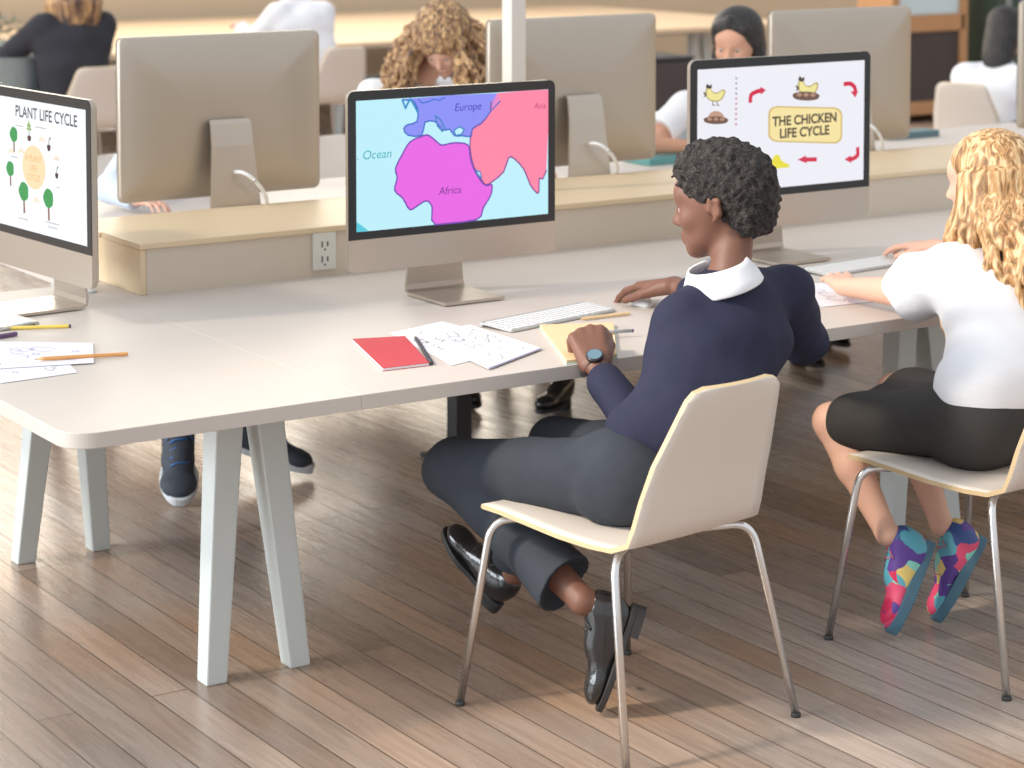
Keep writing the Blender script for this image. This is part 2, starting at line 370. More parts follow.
def sdf_mesh(prims, res=.006, smooth=2, disp=None, pad=.02):
    bs = [bounds(p) for p in prims if p[0] in 'ce']
    lo = np.min([b[0] for b in bs], 0)-pad; hi = np.max([b[1] for b in bs], 0)+pad
    B = 8; nb = np.ceil((hi-lo)/(res*B)).astype(int)+1
    n = nb*B
    gi = np.stack(np.meshgrid(*[np.arange(k) for k in nb], indexing='ij'), -1).reshape(-1,3)
    ctr = lo + (gi+.5)*B*res - res*.5
    half = B*res*.5*1.7320508
    D = np.full(len(gi), 1e3)
    for p in prims:
        d = dist(p[1] if p[0]=='s' else p, ctr)
        if p[0] == 's': D = np.maximum(D, -d)
        elif p[0] == 'h': D = np.maximum(D, d)
        else: D = np.minimum(D, d)
    keep = np.abs(D) < half*1.5+.02
    dense = np.repeat(np.repeat(np.repeat(D.reshape(nb).astype(np.float32), B, 0), B, 1), B, 2)
    kg = gi[keep]; kc = ctr[keep]
    off = np.stack(np.meshgrid(np.arange(B), np.arange(B), np.arange(B), indexing='ij'), -1).reshape(-1,3)
    W_ = np.full((len(kg), B**3), .5)
    idx = kg[:,None,:]*B+off[None]
    P = lo+idx*res
    for p in prims:
        k = p[-1] if p[0] in 'ceh' else p[1][-1]
        if p[0] in 'ce':
            s = np.where(dist(p, kc) < half*2.2+k*2)[0]
        else: s = np.arange(len(kg))
        if not len(s): continue
        for a in range(0, len(s), 400):
            ss = s[a:a+400]
            d = dist(p, P[ss].reshape(-1,3)).reshape(len(ss), -1)
            c = W_[ss]
            if p[0] == 's': d = -d
            if p[0] in 'sh':
                h = np.maximum(k-np.abs(c-d), 0)/max(k,1e-9); W_[ss] = np.maximum(c,d)+h*h*k*.25
            else:
                h = np.maximum(k-np.abs(c-d), 0)/max(k,1e-9); W_[ss] = np.minimum(c,d)-h*h*k*.25
    if disp is not None:
        W_ += disp(P.reshape(-1,3)).reshape(W_.shape)
    dense[idx[...,0], idx[...,1], idx[...,2]] = W_
    S = dense < 0
    c8 = [S[a:a+n[0]-1, b:b+n[1]-1, c:c+n[2]-1] for a in (0,1) for b in (0,1) for c in (0,1)]
    al = c8[0].copy(); an = c8[0].copy()
    for x in c8[1:]: al &= x; an |= x
    act = an & ~al
    ai = np.argwhere(act); vid = np.full(act.shape, -1, np.int32); vid[act] = np.arange(len(ai))
    acc = np.zeros((len(ai),3)); cnt = np.zeros(len(ai))
    cor = [(a,b,c) for a in (0,1) for b in (0,1) for c in (0,1)]
    for i in range(8):
        for j in range(i+1, 8):
            di = np.array(cor[j])-np.array(cor[i])
            if np.abs(di).sum() != 1: continue
            a = dense[tuple((ai+cor[i]).T)]; b = dense[tuple((ai+cor[j]).T)]
            m = (a < 0) != (b < 0)
            t = np.where(m, a/np.where(m, a-b, 1), 0)
            acc[m] += (np.array(cor[i])+t[:,None]*di)[m]; cnt[m] += 1
    vs = lo+(ai+acc/np.maximum(cnt,1)[:,None])*res
    quads = []
    for ax in range(3):
        u, v = (ax+1)%3, (ax+2)%3
        sl0 = [slice(1,-1)]*3; sl1 = [slice(1,-1)]*3
        sl0[ax] = slice(0, n[ax]-1); sl1[ax] = slice(1, n[ax])
        A = S[tuple(sl0)]; Bb = S[tuple(sl1)]
        for flip, msk in ((False, A & ~Bb), (True, ~A & Bb)):
            e = np.argwhere(msk)
            if not len(e): continue
            base = e.copy()
            for w in (u, v): base[:,w] += 1
            q = []
            for (du, dv) in ((-1,-1),(0,-1),(0,0),(-1,0)):
                c = base.copy(); c[:,u] += du; c[:,v] += dv
                q.append(vid[tuple(c.T)])
            q = np.stack(q, 1)
            if flip: q = q[:, ::-1]
            quads.append(q)
    F = np.concatenate(quads); F = F[(F >= 0).all(1)]
    Ed = np.concatenate([F[:,[0,1]],F[:,[1,2]],F[:,[2,3]],F[:,[3,0]]])
    for _ in range(smooth):
        s = np.zeros_like(vs); c = np.zeros(len(vs))
        for a, b in ((0,1),(1,0)):
            for q in range(3): s[:,q] += np.bincount(Ed[:,a], weights=vs[Ed[:,b],q], minlength=len(vs))
            c += np.bincount(Ed[:,a], minlength=len(vs))
        vs = vs*.45+.55*s/np.maximum(c,1)[:,None]
    me = bpy.data.meshes.new('m')
    me.vertices.add(len(vs)); me.vertices.foreach_set('co', vs.astype(np.float32).ravel())
    me.loops.add(F.size); me.loops.foreach_set('vertex_index', F.astype(np.int32).ravel())
    me.polygons.add(len(F)); me.polygons.foreach_set('loop_start', np.arange(0, F.size, 4, dtype=np.int32))
    me.polygons.foreach_set('loop_total', np.full(len(F), 4, np.int32))
    me.update(calc_edges=True); me.validate()
    return me
def sdf_obj(name, prims, mat, parent, res=.006, smooth=2, disp=None):
    me = sdf_mesh(prims, res, smooth, disp); me.name = name
    return link(name, me, mat, parent, True)
def wrinkle(amp, f=30, dirv=(0,0,1)):
    d = nrm(dirv)
    def g(P):
        a = P@d
        return amp*(np.sin(a*f*2+np.sin(P[:,0]*17)*1.6+np.sin(P[:,1]*23+1)*1.4)*.6+.4*np.sin(P[:,0]*f*1.3+P[:,2]*f*.9+2*np.sin(P[:,1]*19)))
    return g
def curls(amp, f):
    def g(P):
        return amp*(np.sin(P[:,0]*f+1.3*np.sin(P[:,1]*f*.7))*np.sin(P[:,1]*f*1.1+1.1*np.sin(P[:,2]*f*.8))*np.sin(P[:,2]*f*.95+np.sin(P[:,0]*f*.9)))*2.2
    return g

# ------------------------------------------------------------------ anatomy
def hand_prims(wrist, f, nb, side, curl, sc=1., thumb=(.75,.65,-.25), spread=.08):
    """f: wrist to knuckles, nb: out of the back of the hand, side: towards the thumb"""
    w = V(*wrist); f = nrm(f); nb = nrm(np.array(nb)-f*(np.array(nb)@f)); s = np.cross(f, nb)
    if s@V(*side) < 0: s = -s
    P = []
    lat = [.029,.010,-.010,-.027]; kn = [.082,.086,.082,.073]
    for i in range(4):
        k = w+(f*kn[i]+s*lat[i])*sc
        P.append(cap(w+s*lat[i]*.55*sc+f*.008, .0165*sc, k, .0115*sc, .012))
    L = [(.040,.024,.019),(.045,.028,.020),(.041,.026,.020),(.032,.020,.017)]
    R = [(.0092,.0084,.0076,.0064)]*3+[(.0082,.0075,.0068,.0058)]
    for i in range(4):
        p = w+(f*kn[i]+s*lat[i])*sc; a = 0
        d0 = nrm(f+s*lat[i]/.03*spread)
        for j in range(3):
            a += curl[i][j]
            d = d0*math.cos(a)-nb*math.sin(a)
            q = p+d*L[i][j]*sc
            P.append(cap(p, R[i][j]*sc, q, R[i][j+1]*sc, .0035)); p = q
    t0 = w+(f*.022+s*.022-nb*.004)*sc
    d1 = nrm(f*thumb[0]+s*thumb[1]+nb*thumb[2]); t1 = t0+d1*.042*sc
    d2 = nrm(f*(thumb[0]+.5)+s*thumb[1]*.35+nb*(thumb[2]-.1)); t2 = t1+d2*.03*sc
    d3 = nrm(f*(thumb[0]+.7)+s*(thumb[1]*.1-.1)+nb*(thumb[2]-.15)); t3 = t2+d3*.022*sc
    P += [cap(t0, .0155*sc, t1, .0112*sc, .012), cap(t1, .0105*sc, t2, .0092*sc, .004), cap(t2, .0092*sc, t3, .0075*sc, .004)]
    return P
def head_frame(yaw, pitch, roll=0):
    """yaw: 0 looks along +Y, positive turns towards -X; pitch positive looks down"""
    f = Matrix.Rotation(yaw, 3, 'Z') @ Matrix.Rotation(-pitch, 3, 'X') @ Matrix.Rotation(roll, 3, 'Y')
    return np.array(f)       # columns: right, forward, up
def head_prims(C, R, sc=1.):
    C = V(*C)
    def g(x,y,z): return C+R@V(x,y,z)*sc
    E_ = lambda c, r, k: ell(g(*c), np.array(r)*sc, R, k*sc)
    P = [E_((0,-.012,.03),(.074,.09,.082),.02), E_((0,.022,-.02),(.062,.066,.084),.03),
         E_((0,.045,-.075),(.045,.042,.036),.03), E_((0,.07,-.1),(.02,.018,.016),.022),
         E_((0,.07,.03),(.05,.02,.028),.03),
         E_((.036,.062,-.028),(.02,.02,.02),.022), E_((-.036,.062,-.028),(.02,.02,.02),.022)]
    P += [cap(g(0,.088,-.002), .007*sc, g(0,.104,-.032), .0105*sc, .014*sc),
          cap(g(-.012,.094,-.037), .006*sc, g(.012,.094,-.037), .006*sc, .01*sc),
          cap(g(-.026,.082,.008), .006*sc, g(-.008,.088,.006), .005*sc, .01*sc), cap(g(.026,.082,.008), .006*sc, g(.008,.088,.006), .005*sc, .01*sc),
          cap(g(-.016,.088,-.062), .0065*sc, g(.016,.088,-.062), .0065*sc, .009*sc), cap(g(-.013,.086,-.074), .0075*sc, g(.013,.086,-.074), .0075*sc, .007*sc)]
    P += [sub(ell(g(.03,.094,-.008), np.array((.013,.012,.009))*sc, R, .012*sc)), sub(ell(g(-.03,.094,-.008), np.array((.013,.012,.009))*sc, R, .012*sc))]
    for sx in (1,-1):
        for (a, b) in (((.074,-.006,.012),(.084,-.026,.008)), ((.084,-.026,.008),(.082,-.024,-.02)), ((.082,-.024,-.02),(.074,-.008,-.036)), ((.074,-.006,.012),(.073,.0,-.012))):
            P.append(cap(g(sx*a[0],a[1],a[2]), .006*sc, g(sx*b[0],b[1],b[2]), .006*sc, .006*sc))
        P.append(ell(g(sx*.074,-.016,-.01), np.array((.005,.014,.022))*sc, R, .006*sc))
    return P
def add_eyes(parent, C, R, sc, brow=None):
    C = V(*C)
    for sx in (1,-1):
        p = C+R@V(sx*.03,.0735,-.008)*sc
        b = MB(); t = bmesh.new(); bmesh.ops.create_uvsphere(t, u_segments=16, v_segments=10, radius=.0115*sc)
        for q in t.faces: q.smooth = True
        b.merge(t, Matrix.Translation(p)); e = b.build('eye', M['eye_white'], parent)
        b = MB(); t = bmesh.new(); bmesh.ops.create_uvsphere(t, u_segments=12, v_segments=8, radius=.0062*sc)
        for q in t.faces: q.smooth = True
        b.merge(t, Matrix.Translation(C+R@V(sx*.03,.0798,-.009)*sc)); b.build('iris', M['eye_dark'], e)
        if brow is not None:
            b = MB(); b.tube([C+R@V(sx*x,y,z)*sc for x,y,z in ((.014,.089,.012),(.03,.087,.017),(.045,.074,.012))], [.0022*sc,.003*sc,.0015*sc], 6); b.build('eyebrow', brow, parent)

def shoe(parent, heel, fdir, updir, L=.24, kind='oxford', name='shoe', mats=None, w=1.0):
    """heel: back lower end of the sole; fdir heel to toe; updir out of the top of the foot"""
    f = nrm(fdir); u = nrm(np.array(updir)-f*(np.array(updir)@f)); x = np.cross(f, u); h = V(*heel)
    R = np.stack([x, f, u], 1); s = L/.26
    def g(a,b,c): return h+R@V(a*w,b,c)*s
    upper, solem, lacem = mats
    P = [ell(g(0,.045,.045), V(.034*w,.05,.05)*s, R, .02), ell(g(0,.03,.080), V(.034*w,.042,.044)*s, R, .025),
         ell(g(.002,.12,.036), V(.036*w,.07,.036)*s, R, .03), ell(g(.003,.20,.028), V(.040*w,.056,.030)*s, R, .02),
         ell(g(0,.09,.066), V(.029*w,.055,.030)*s, R, .03)]
    P.append(('h', g(0,0,.012), -u, .004))
    P.append(sub(ell(g(0,.030,.126), V(.027*w,.038,.030)*s, R, .006)))
    up_ = sdf_obj('shoe_upper' if name != 'shoe' else 'shoe', P, upper, parent, res=.004, smooth=2)
    # sole: outline swept with thickness
    out = []
    for k in range(40):
        a = 2*PI*k/40; yy = .13+.135*math.sin(a)
        t = (yy+.005)/.27
        ww = .032+.012*math.sin(PI*min(1,max(0,(t-.25)/.9)))-.006*math.exp(-((t-.42)/.14)**2)
        out.append((ww*w*math.copysign(abs(math.cos(a))**.72, math.cos(a)), yy))
    b = MB()
    th = {'oxford': .012, 'sneaker': .026}[kind]
    b.prism([(p[0]*s, p[1]*s) for p in out], -(.004)*s, th*s, lambda a,c,d: Vector(h+R@V(a,c,d)), bev=.003*s)
    if kind == 'oxford':
        hb = [(px, py) for px, py in out if py < .075]
        hb = sorted(hb, key=lambda q: math.atan2(q[1]-.03, q[0]))
        b.prism([(p[0]*s, p[1]*s) for p in hb], -.024*s, -.003*s, lambda a,c,d: Vector(h+R@V(a,c,d)))
    b.build('sole', solem, up_)
    b = MB()
    for i in range(4):
        yy = .085+.022*i; zz = .100-.0105*i
        b.tube([g(-.02,yy,zz-.006), g(-.008,yy+.004,zz+.001), g(.01,yy+.008,zz+.001), g(.021,yy+.012,zz-.008)], .0026*s, 6)
    b.tube([g(0,.08,.094), g(.02,.07,.104), g(.03,.085,.09)], .002*s, 6); b.tube([g(0,.08,.094), g(-.02,.07,.104), g(-.03,.085,.09)], .002*s, 6)
    b.build('lace', lacem, up_)
    return up_

def cutter(c, d, r=.12, dep=.07):
    d = nrm(d); x = nrm(np.cross(d, V(.3,.5,.8))); y = np.cross(d, x)
    return sub(ell(V(*c)+d*dep, (r,r,dep), np.stack([x,y,d],1), .004))
def person(name, label, J, st, group=None):
    """J joint positions; st clothing: top, top_kind long/short, bottom, bottom_kind, skin ..."""
    root = empty('person', (0,0,0), 0, label, 'person', group)
    j = {k: V(*v) for k, v in J.items() if k not in ('yaw','pitch','roll')}
    for s in 'LR':
        f_ = nrm(j['ft'+s]-j['hl'+s]); u_ = nrm(j['up'+s]-f_*(j['up'+s]@f_)); sl = st.get('shoe_len', .23)/.26
        j['an'+s] = j['hl'+s]+(f_*.030+u_*.125)*sl; j['fb'+s] = j['hl'+s]+(f_*.12+u_*.035)*sl
    ar = st.get('arm', 1.)
    R = head_frame(J.get('yaw',0), J.get('pitch',0), J.get('roll',0)); hs = st.get('head_scale', 1.)
    res = st.get('res', .006); g = st.get('girth', 1.)
    lat = nrm(j['shR']-j['shL']); latp = nrm(j['hipR']-j['hipL'])
    nb = j['neck']; hc = j['head']
    B = head_prims(hc, R, hs)
    nk = hc+R@V(0,-.028,-.06)*hs
    B += [cap(nb, .050*st.get('neck_w',g), nk, .044*st.get('neck_w',g), .02), cap(j['shL']+lat*.02, .045*g, nb-V(0,0,.03), .045*g, .03), cap(j['shR']-lat*.02, .045*g, nb-V(0,0,.03), .045*g, .03)]
    B += [cap(j['chest']-lat*.07*g, .088*g, j['chest']+lat*.07*g, .088*g, .05), cap(j['chest'], .09*g, nb-V(0,0,.06), .06*g, .05),
          cap(j['abd']-lat*.05*g, .078*g, j['abd']+lat*.05*g, .078*g, .05), cap(j['chest'], .09*g, j['abd'], .08*g, .05),
          cap(j['hipL'], .085*g, j['hipR'], .085*g, .05), cap(j['abd'], .08*g, (j['hipL']+j['hipR'])/2, .085*g, .05)]
    for s in 'LR':
        B += [cap(j['sh'+s], .042*g, j['el'+s], .032*g*ar, .02), cap(j['el'+s], .033*g*ar, j['wr'+s], .022*g*(1+(ar-1)*.5), .012)]
        B += hand_prims(j['wr'+s], j['hf'+s], j['hn'+s], j['hs'+s], st.get('curl'+s, [(.3,.4,.3)]*4), st.get('hand_scale', .92), st.get('thumb'+s, (.75,.65,-.25)))
        B += [cap(j['hip'+s], .066*g, j['kn'+s], .045*g, .03), cap(j['kn'+s], .045*g, j['kn'+s]*.6+j['an'+s]*.4, .044*g, .02),
              cap(j['kn'+s]*.6+j['an'+s]*.4, .044*g, j['an'+s], .028*g, .02)]
        f_ = nrm(j['ft'+s]-j['hl'+s]); ml = j['hl'+s]+(j['an'+s]-j['hl'+s])*.5+f_*.012; B += [cap(j['an'+s], .028*g, ml, .022, .01), cap(ml, .02, j['hl'+s]*.5+j['fb'+s]*.5, .014, .01)]
    body = sdf_obj('body', B, st['skin'], root, res=res, smooth=1)
    add_eyes(root, hc, R, hs, st.get('brow'))
    # mouth line
    b = MB(); b.tube([Vector(hc+R@V(x,y,z)*hs) for x,y,z in ((-.02,.088,-.069),(-.008,.0945,-.068),(.008,.0945,-.068),(.02,.088,-.069))], .0018*hs, 6); b.build('mouth', M['lips'], root)
    o = st.get('inflate', .014)
    T = [cap(j['chest']-lat*.078*g, .088*g+o, j['chest']+lat*.078*g, .088*g+o, .06), cap(j['chest'], .09*g+o, nb-V(0,0,.055), .058*g+o, .06),
         cap(j['chest'], .09*g+o, j['abd'], .084*g+o, .06), cap(j['abd']-lat*.052*g, .082*g+o, j['abd']+lat*.052*g, .082*g+o, .06),
         cap(j['abd']-lat*.05*g, .084*g+o, (j['hipL']+j['hipR'])/2-latp*.045*g+V(0,0,.085), st.get('hipw',.082)*g+o, .05), cap(j['abd']+lat*.05*g, .084*g+o, (j['hipL']+j['hipR'])/2+latp*.045*g+V(0,0,.085), st.get('hipw',.082)*g+o, .05),
         cap(j['shL']+lat*.015, .048*g+o, nb-V(0,0,.03), .045*g+o*.6, .045), cap(j['shR']-lat*.015, .048*g+o, nb-V(0,0,.03), .045*g+o*.6, .045)]
    for s in 'LR':
        sh, el, wr = j['sh'+s], j['el'+s], j['wr'+s]
        if st['top_kind'] == 'long':
            T += [cap(sh, .048*g+o, el, .040*g*ar+o, .03), cap(el, .040*g*ar+o, wr+(el-wr)*.14, .027*g+o*.85, .02)]
        else:
            e2 = sh+(el-sh)*.62
            d = nrm(el-sh); T += [cap(sh, .05*g+o, e2+d*.06, .050*g+o*1.6, .04)]; T.append(cutter(e2, d, .11, .09))
    if st['top_kind'] == 'long':
        for s in 'LR':
            d = nrm(j['wr'+s]-j['el'+s]); T.append(cutter(j['wr'+s]-d*.012, d, .055, .03))
    T.append(sub(cap(nb+V(0,0,-.0)+nrm(nk-nb)*.035, .05*g, nk+nrm(nk-nb)*.02, .09, .006)))
    sdf_obj(st.get('top_name','shirt'), T, st['top'], root, res=res*.9, smooth=2, disp=wrinkle(st.get('wr',.0022), 26))
    bk = st['bottom_kind']; o2 = o*.9; Q = []
    Q += [cap(j['hipL'], .09*g+o2, j['hipR'], .09*g+o2, .05)]
    for s in 'LR':
        hip, kn, an = j['hip'+s], j['kn'+s], j['an'+s]
        if bk == 'trousers':
            he = an+(kn-an)*st.get('hem', .16)
            d = nrm(an-kn); hw = st.get('hemw', .040)
            Q += [cap(hip, .074*g+o2, kn, .052*g+o2, .04), cap(kn, .052*g+o2, kn*.5+an*.5, .046*g+o2, .02), cap(kn*.5+an*.5, .046*g+o2, he+d*.05, hw*g+o2, .02)]
            Q.append(cutter(he, d, .10, .07))
        else:
            e2 = hip+(kn-hip)*.86
            Q += [cap(hip, .078*g+o2*.5, e2, .056*g+o2*.5, .05)]
    if bk == 'skirt':
        kl = j['hipL']+(j['knL']-j['hipL'])*.80; kr = j['hipR']+(j['knR']-j['hipR'])*.80; ml = (j['hipL']+j['hipR'])/2; mk2 = (kl+kr)/2
        Q += [cap(ml, .075*g+o2*.5, mk2, .045*g+o2*.5, .05), cap(kl, .046*g+o2*.5, kr, .046*g+o2*.5, .04)]
    sdf_obj(st.get('bottom_name','trousers'), Q, st['bottom'], root, res=res*.9, smooth=1, disp=wrinkle(.0034, 24, (.4,1,.5)))
    for s in 'LR':
        sh_ = shoe(root, j['hl'+s], j['ft'+s]-j['hl'+s], j['up'+s], st.get('shoe_len', .23), st['shoe_kind'], 'shoe', st['shoe_mats'], st.get('shoe_w', 1.0))
    return root, j, R

# ------------------------------------------------------------------ the setting
def struct(name, b, m): o = b.build(name, m); tag(o, kind='structure'); return o
b = MB(); b.box((-9,-4,-.08),(22,24,0)); struct('floor', b, M['floor'])
b = MB(); b.box((-9,17.5,0),(22,17.7,3.4)); struct('wall_back', b, M['wall'])
b = MB(); b.box((21.8,-4,0),(22,17.5,3.4)); struct('wall_right', b, M['wall'])
b = MB(); b.box((-8.9,17.47,0),(21.8,17.5,.14), .006); struct('baseboard_back', b, M['leg_white'])

# ------------------------------------------------------------------ work tables
TZ = .725
def trestle(parent, x, y, wdx, wy, topdy, h=.69):
    """an A pair of tapered square legs splayed along x; topdy shifts the tops along y"""
    for s in (-1, 1):
        b = MB(); bw, tw = .027, .037
        x0 = x+s*wdx; x1 = x+s*.045
        vs = []
        for (cx, cy, z, w) in ((x0, y, 0.0, bw), (x1, y+topdy, h, tw)):
            vs += [(cx-w, cy-w, z), (cx+w, cy-w, z), (cx+w, cy+w, z), (cx-w, cy+w, z)]
        t = bmesh.new(); bv = [t.verts.new(v) for v in vs]
        for f in ((3,2,1,0),(4,5,6,7),(0,1,5,4),(1,2,6,5),(2,3,7,6),(3,0,4,7)): t.faces.new([bv[i] for i in f])
        bmesh.ops.bevel(t, geom=list(t.edges), offset=.004, segments=2, profile=.5, affect='EDGES')
        b.merge(t); b.build('leg', M['leg_white'], parent)
def worktable(label, x0, y0, x1, y1, seam, trs, mat, rc=(0,0,.07,0), mate=None):
    t = empty('work_table', ((x0+x1)/2, (y0+y1)/2, 0), 0, label, 'table')
    c = t.location
    xs = [x0]+seam+[x1]
    for i in range(len(xs)-1):
        b = MB(); rr = [0,0,0,0]
        if i == 0: rr[2] = rc[2]; rr[1] = rc[1]
        b.prism([(px-c.x, py-c.y) for px, py in rrect(xs[i]+(.0004 if i else 0), y0, xs[i+1]-(.0004 if i < len(xs)-2 else 0), y1, rr)], TZ-.034, TZ, bev=.0015)
        for f in b.bm.faces:
            if abs(f.normal.z) < .5: f.material_index = 1
        b.build('tabletop', [mat, mate or M['table_edge']], t)
    for (x, y, dy) in trs: trestle(t, x-c.x, y-c.y, .11, 0, dy)
    b = MB(); b.box((x0-c.x+.35, y0-c.y+.33, TZ-.08), (x1-c.x-.35, y0-c.y+.37, TZ-.035), .003)
    b.build('crossbeam', M['leg_white'], t)
    return t
worktable('white work table on splayed legs in the foreground, red notebook and pencils on it', 1.78, 4.372, 9.2, 6.03, [2.47, 4.62],
          [(2.385,4.74,.05),(2.365,5.88,-.06),(4.565,4.79,.04),(4.55,5.88,-.05),(6.8,4.79,.04),(6.8,5.88,-.05)], M['table'])
worktable('white work table behind the cream riser, where the children facing the camera sit', 2.5, 6.034, 9.2, 7.66, [4.62],
          [(3.05,7.4,-.05),(4.9,7.4,-.05),(7.3,6.5,.04),(7.3,7.4,-.05)], M['table'], rc=(0,.05,.0,0))
worktable('long pale wood work table in the far row at the top of the picture', 4.2, 13.96, 12.0, 17.2, [7.6], [(5,14.3,.04),(5,16.8,-.05),(8,14.3,.04),(8,16.8,-.05),(11.2,14.3,.04),(11.2,16.8,-.05)], M['far_wood'], mate=M['far_wood'])

# riser with cable channel
rx0, rx1, ry0, ry1, rz = 2.56, 9.0, 5.765, 6.29, .145
r = empty('desk_riser', (0,0,TZ), 0, 'long cream boxed cable riser running along the middle of the tables, white pole on it', 'cable riser')
b = MB(); b.box((rx0+.02, ry0+.002, 0), (rx1, ry1-.002, rz-.018)); b.build('casing', M['riser_front'], r)
b = MB(); b.box((rx0, ry0-.002, 0), (rx0+.018, ry1, rz-.018), .002); b.build('end_panel', M['riser_wood'], r)
b = MB(); b.box((rx0-.004, ry0-.008, rz-.017), (rx1, 6.020, rz), .0025); b.build('lid', M['riser_wood'], r)
b = MB(); b.box((rx0-.004, 6.034, rz-.017), (rx1, ry1+.004, rz-.004), .0025); b.build('lid', M['riser_wood'], r)
def outlet(x):
    b = MB(); b.box((x-.038, ry0-.007, .018), (x+.038, ry0+.001, .128), .003); pl = b.build('socket', M['outlet'], r)
    b = MB()
    for z in (.050,.094):
        for (dx, w_, h_) in ((-.009,.0022,.009),(.009,.0022,.007)): b.box((x+dx-w_, ry0-.0082, z-h_), (x+dx+w_, ry0-.006, z+h_))
        b.lathe([(.0032,0),(.0032,.0015)], (x, ry0-.0083, z-.016), 10, axis=(0,1,0))
    b.build('socket_slot', M['slot'], pl)
outlet(3.135); outlet(6.0)
b = MB(); b.box((3.972,6.05,TZ+rz-.004),(4.028,6.106,3.3), .003)
o = b.build('service_pole', M['pole']); tag(o, 'square white power pole rising from the riser behind the map screen', 'pole')
b = MB(); b.box((3.825,6.15,.0),(3.885,6.21,.685), .004); b.box((3.76,6.09,.0),(3.95,6.27,.012), .003)
o = b.build('support_post', M['black']); tag(o, 'black square post under the tables behind the boy\'s knee', 'post')

# ------------------------------------------------------------------ desktop computers
MW, MH = .664, .487      # panel
def rpoly(w, h, r): return rrect(-w/2, 0, w/2, h, r, 5)
def monitor(loc, rz, label, sc=1., name='desktop_computer', tilt=.0, zb=.098, cable=None, group='all-in-one computers on the work tables'):
    """local frame: screen faces -Y, panel bottom at z=.1"""
    t = empty(name, loc, rz, label, 'computer', group); t.scale = (sc,sc,sc)
    def mp(a, b_, h): return Vector((a, h+ .0 + math.tan(tilt)*b_, zb+b_))
    # shell with curved back
    rings = []
    prof = [(0,0),(.014,0),(.020,.005),(.026,.022),(.032,.05),(.038,.09),(.042,.14),(.044,.20)]
    base = rpoly(MW, MH, .022)
    b = MB(); cx, cy = 0, MH*.5
    vs = []; n = len(base)
    for (d, ins) in prof:
        for (a, c) in base:
            fx = 1-ins/(MW/2); fy = 1-ins*.9/(MH/2)
            vs.append(mp(cx+(a-cx)*fx, cy+(c-cy)*fy, d))
    fs = [(i*n+k, i*n+(k+1)%n, (i+1)*n+(k+1)%n, (i+1)*n+k) for i in range(len(prof)-1) for k in range(n)]
    bv = b.add(vs, fs, 0, False)
    b.bm.faces.new([bv[i] for i in range(n)][::-1]); b.bm.faces.new([bv[i] for i in range((len(prof)-1)*n, len(prof)*n)])
    sh = b.build('housing', M['alu_back'], t)
    for p in sh.data.polygons: p.use_smooth = abs(p.center.y) > .016
    chin = .088
    b = MB(); b.prism(rrect(-MW/2, 0, MW/2, chin, [0,0,.02,.02], 5), -.0015, .0005, mp); b.build('chin', M['alu'], t)
    b = MB(); b.prism(rrect(-MW/2, chin, MW/2, MH, [.02,.02,0,0], 5), -.002, .0005, mp); bz = b.build('bezel', M['bezel'], t)
    # stand: bent sheet, foot forward, column at the back
    w0, w1 = .095, .095
    k_ = zb+.235
    prof = [(-.105,.003),(.09,.003),(.108,.010),(.112,.030),(.104,k_*.45),(.090,k_*.8),(.078,k_*.97),(.066,k_),(.048,k_)]
    b = MB(); th = .008; vs = []; fs = []
    pts = [Vector((0,p[0],p[1])) for p in prof]
    nn = []
    for i in range(len(pts)):
        d = (pts[min(i+1,len(pts)-1)]-pts[max(i-1,0)]).normalized(); nn.append(Vector((0,-d.z,d.y)))
    for i, p in enumerate(pts):
        wd = (.095,.095,.095,.093,.078,.068,.066,.064,.06)[i]
        q = p+nn[i]*th
        vs += [(-wd,p.y,p.z),(wd,p.y,p.z),(wd,q.y,q.z),(-wd,q.y,q.z)]
    for i in range(len(pts)-1):
        for k in range(4): fs.append((i*4+k, i*4+(k+1)%4, (i+1)*4+(k+1)%4, (i+1)*4+k))
    fs += [(3,2,1,0),(len(pts)*4-4,len(pts)*4-3,len(pts)*4-2,len(pts)*4-1)]
    b.add(vs, fs); b.build('stand', M['alu'], t)
    # cable through the column
    if cable is not None:
        b = MB(); b.tube(bez([((.0,.09,k_*.60),0),((-.01,.150,k_*.62),.04),((-.075,.165,k_*.45),.06),((-.088,.135,cable+.006),0)]), .006, 8); b.build('power_cable', M['cable'], t)
    return t, bz, mp, chin
SX0, SX1, SY0, SY1 = -MW/2+.024, MW/2-.024, .088+.022, MH-.026
def display(bz, mp, mat):
    b = MB(); b.prism([(SX0,SY0),(SX1,SY0),(SX1,SY1),(SX0,SY1)], -.0026, -.001, mp); return b.build('display', mat, bz.parent)
def scr(px, py, w=1000., h=625.): return (SX0+(SX1-SX0)*px/w, SY1-(SY1-SY0)*py/h)
def shape(dp, mp, pts, mat, name, lay=1, w=1000., h=625.):
    b = MB(); b.prism([scr(x,y,w,h) for x,y in pts], -.0026-.00035*lay, -.0026-.00035*(lay-1), mp); return b.build(name, mat, dp)
def stroke(dp, mp, pts, wd, mat, name, lay=2, closed=False):
    """thick drawn line as a strip of quads joined with discs"""
    b = MB(); P = [Vector(scr(*p)) for p in pts]
    if closed: P.append(P[0])
    wd = wd*(SX1-SX0)/1000.
    h0, h1 = -.0026-.00035*lay, -.0026-.00035*(lay-1)
    for i in range(len(P)-1):
        d = P[i+1]-P[i]
        if d.length < 1e-6: continue
        d.normalize(); nx = Vector((-d.y,d.x))*wd/2; a = P[i]-d*wd*.35; c = P[i+1]+d*wd*.35
        b.prism([tuple(a+nx), tuple(a-nx), tuple(c-nx), tuple(c+nx)], h0, h1, mp)
    return b.build(name, mat, dp)
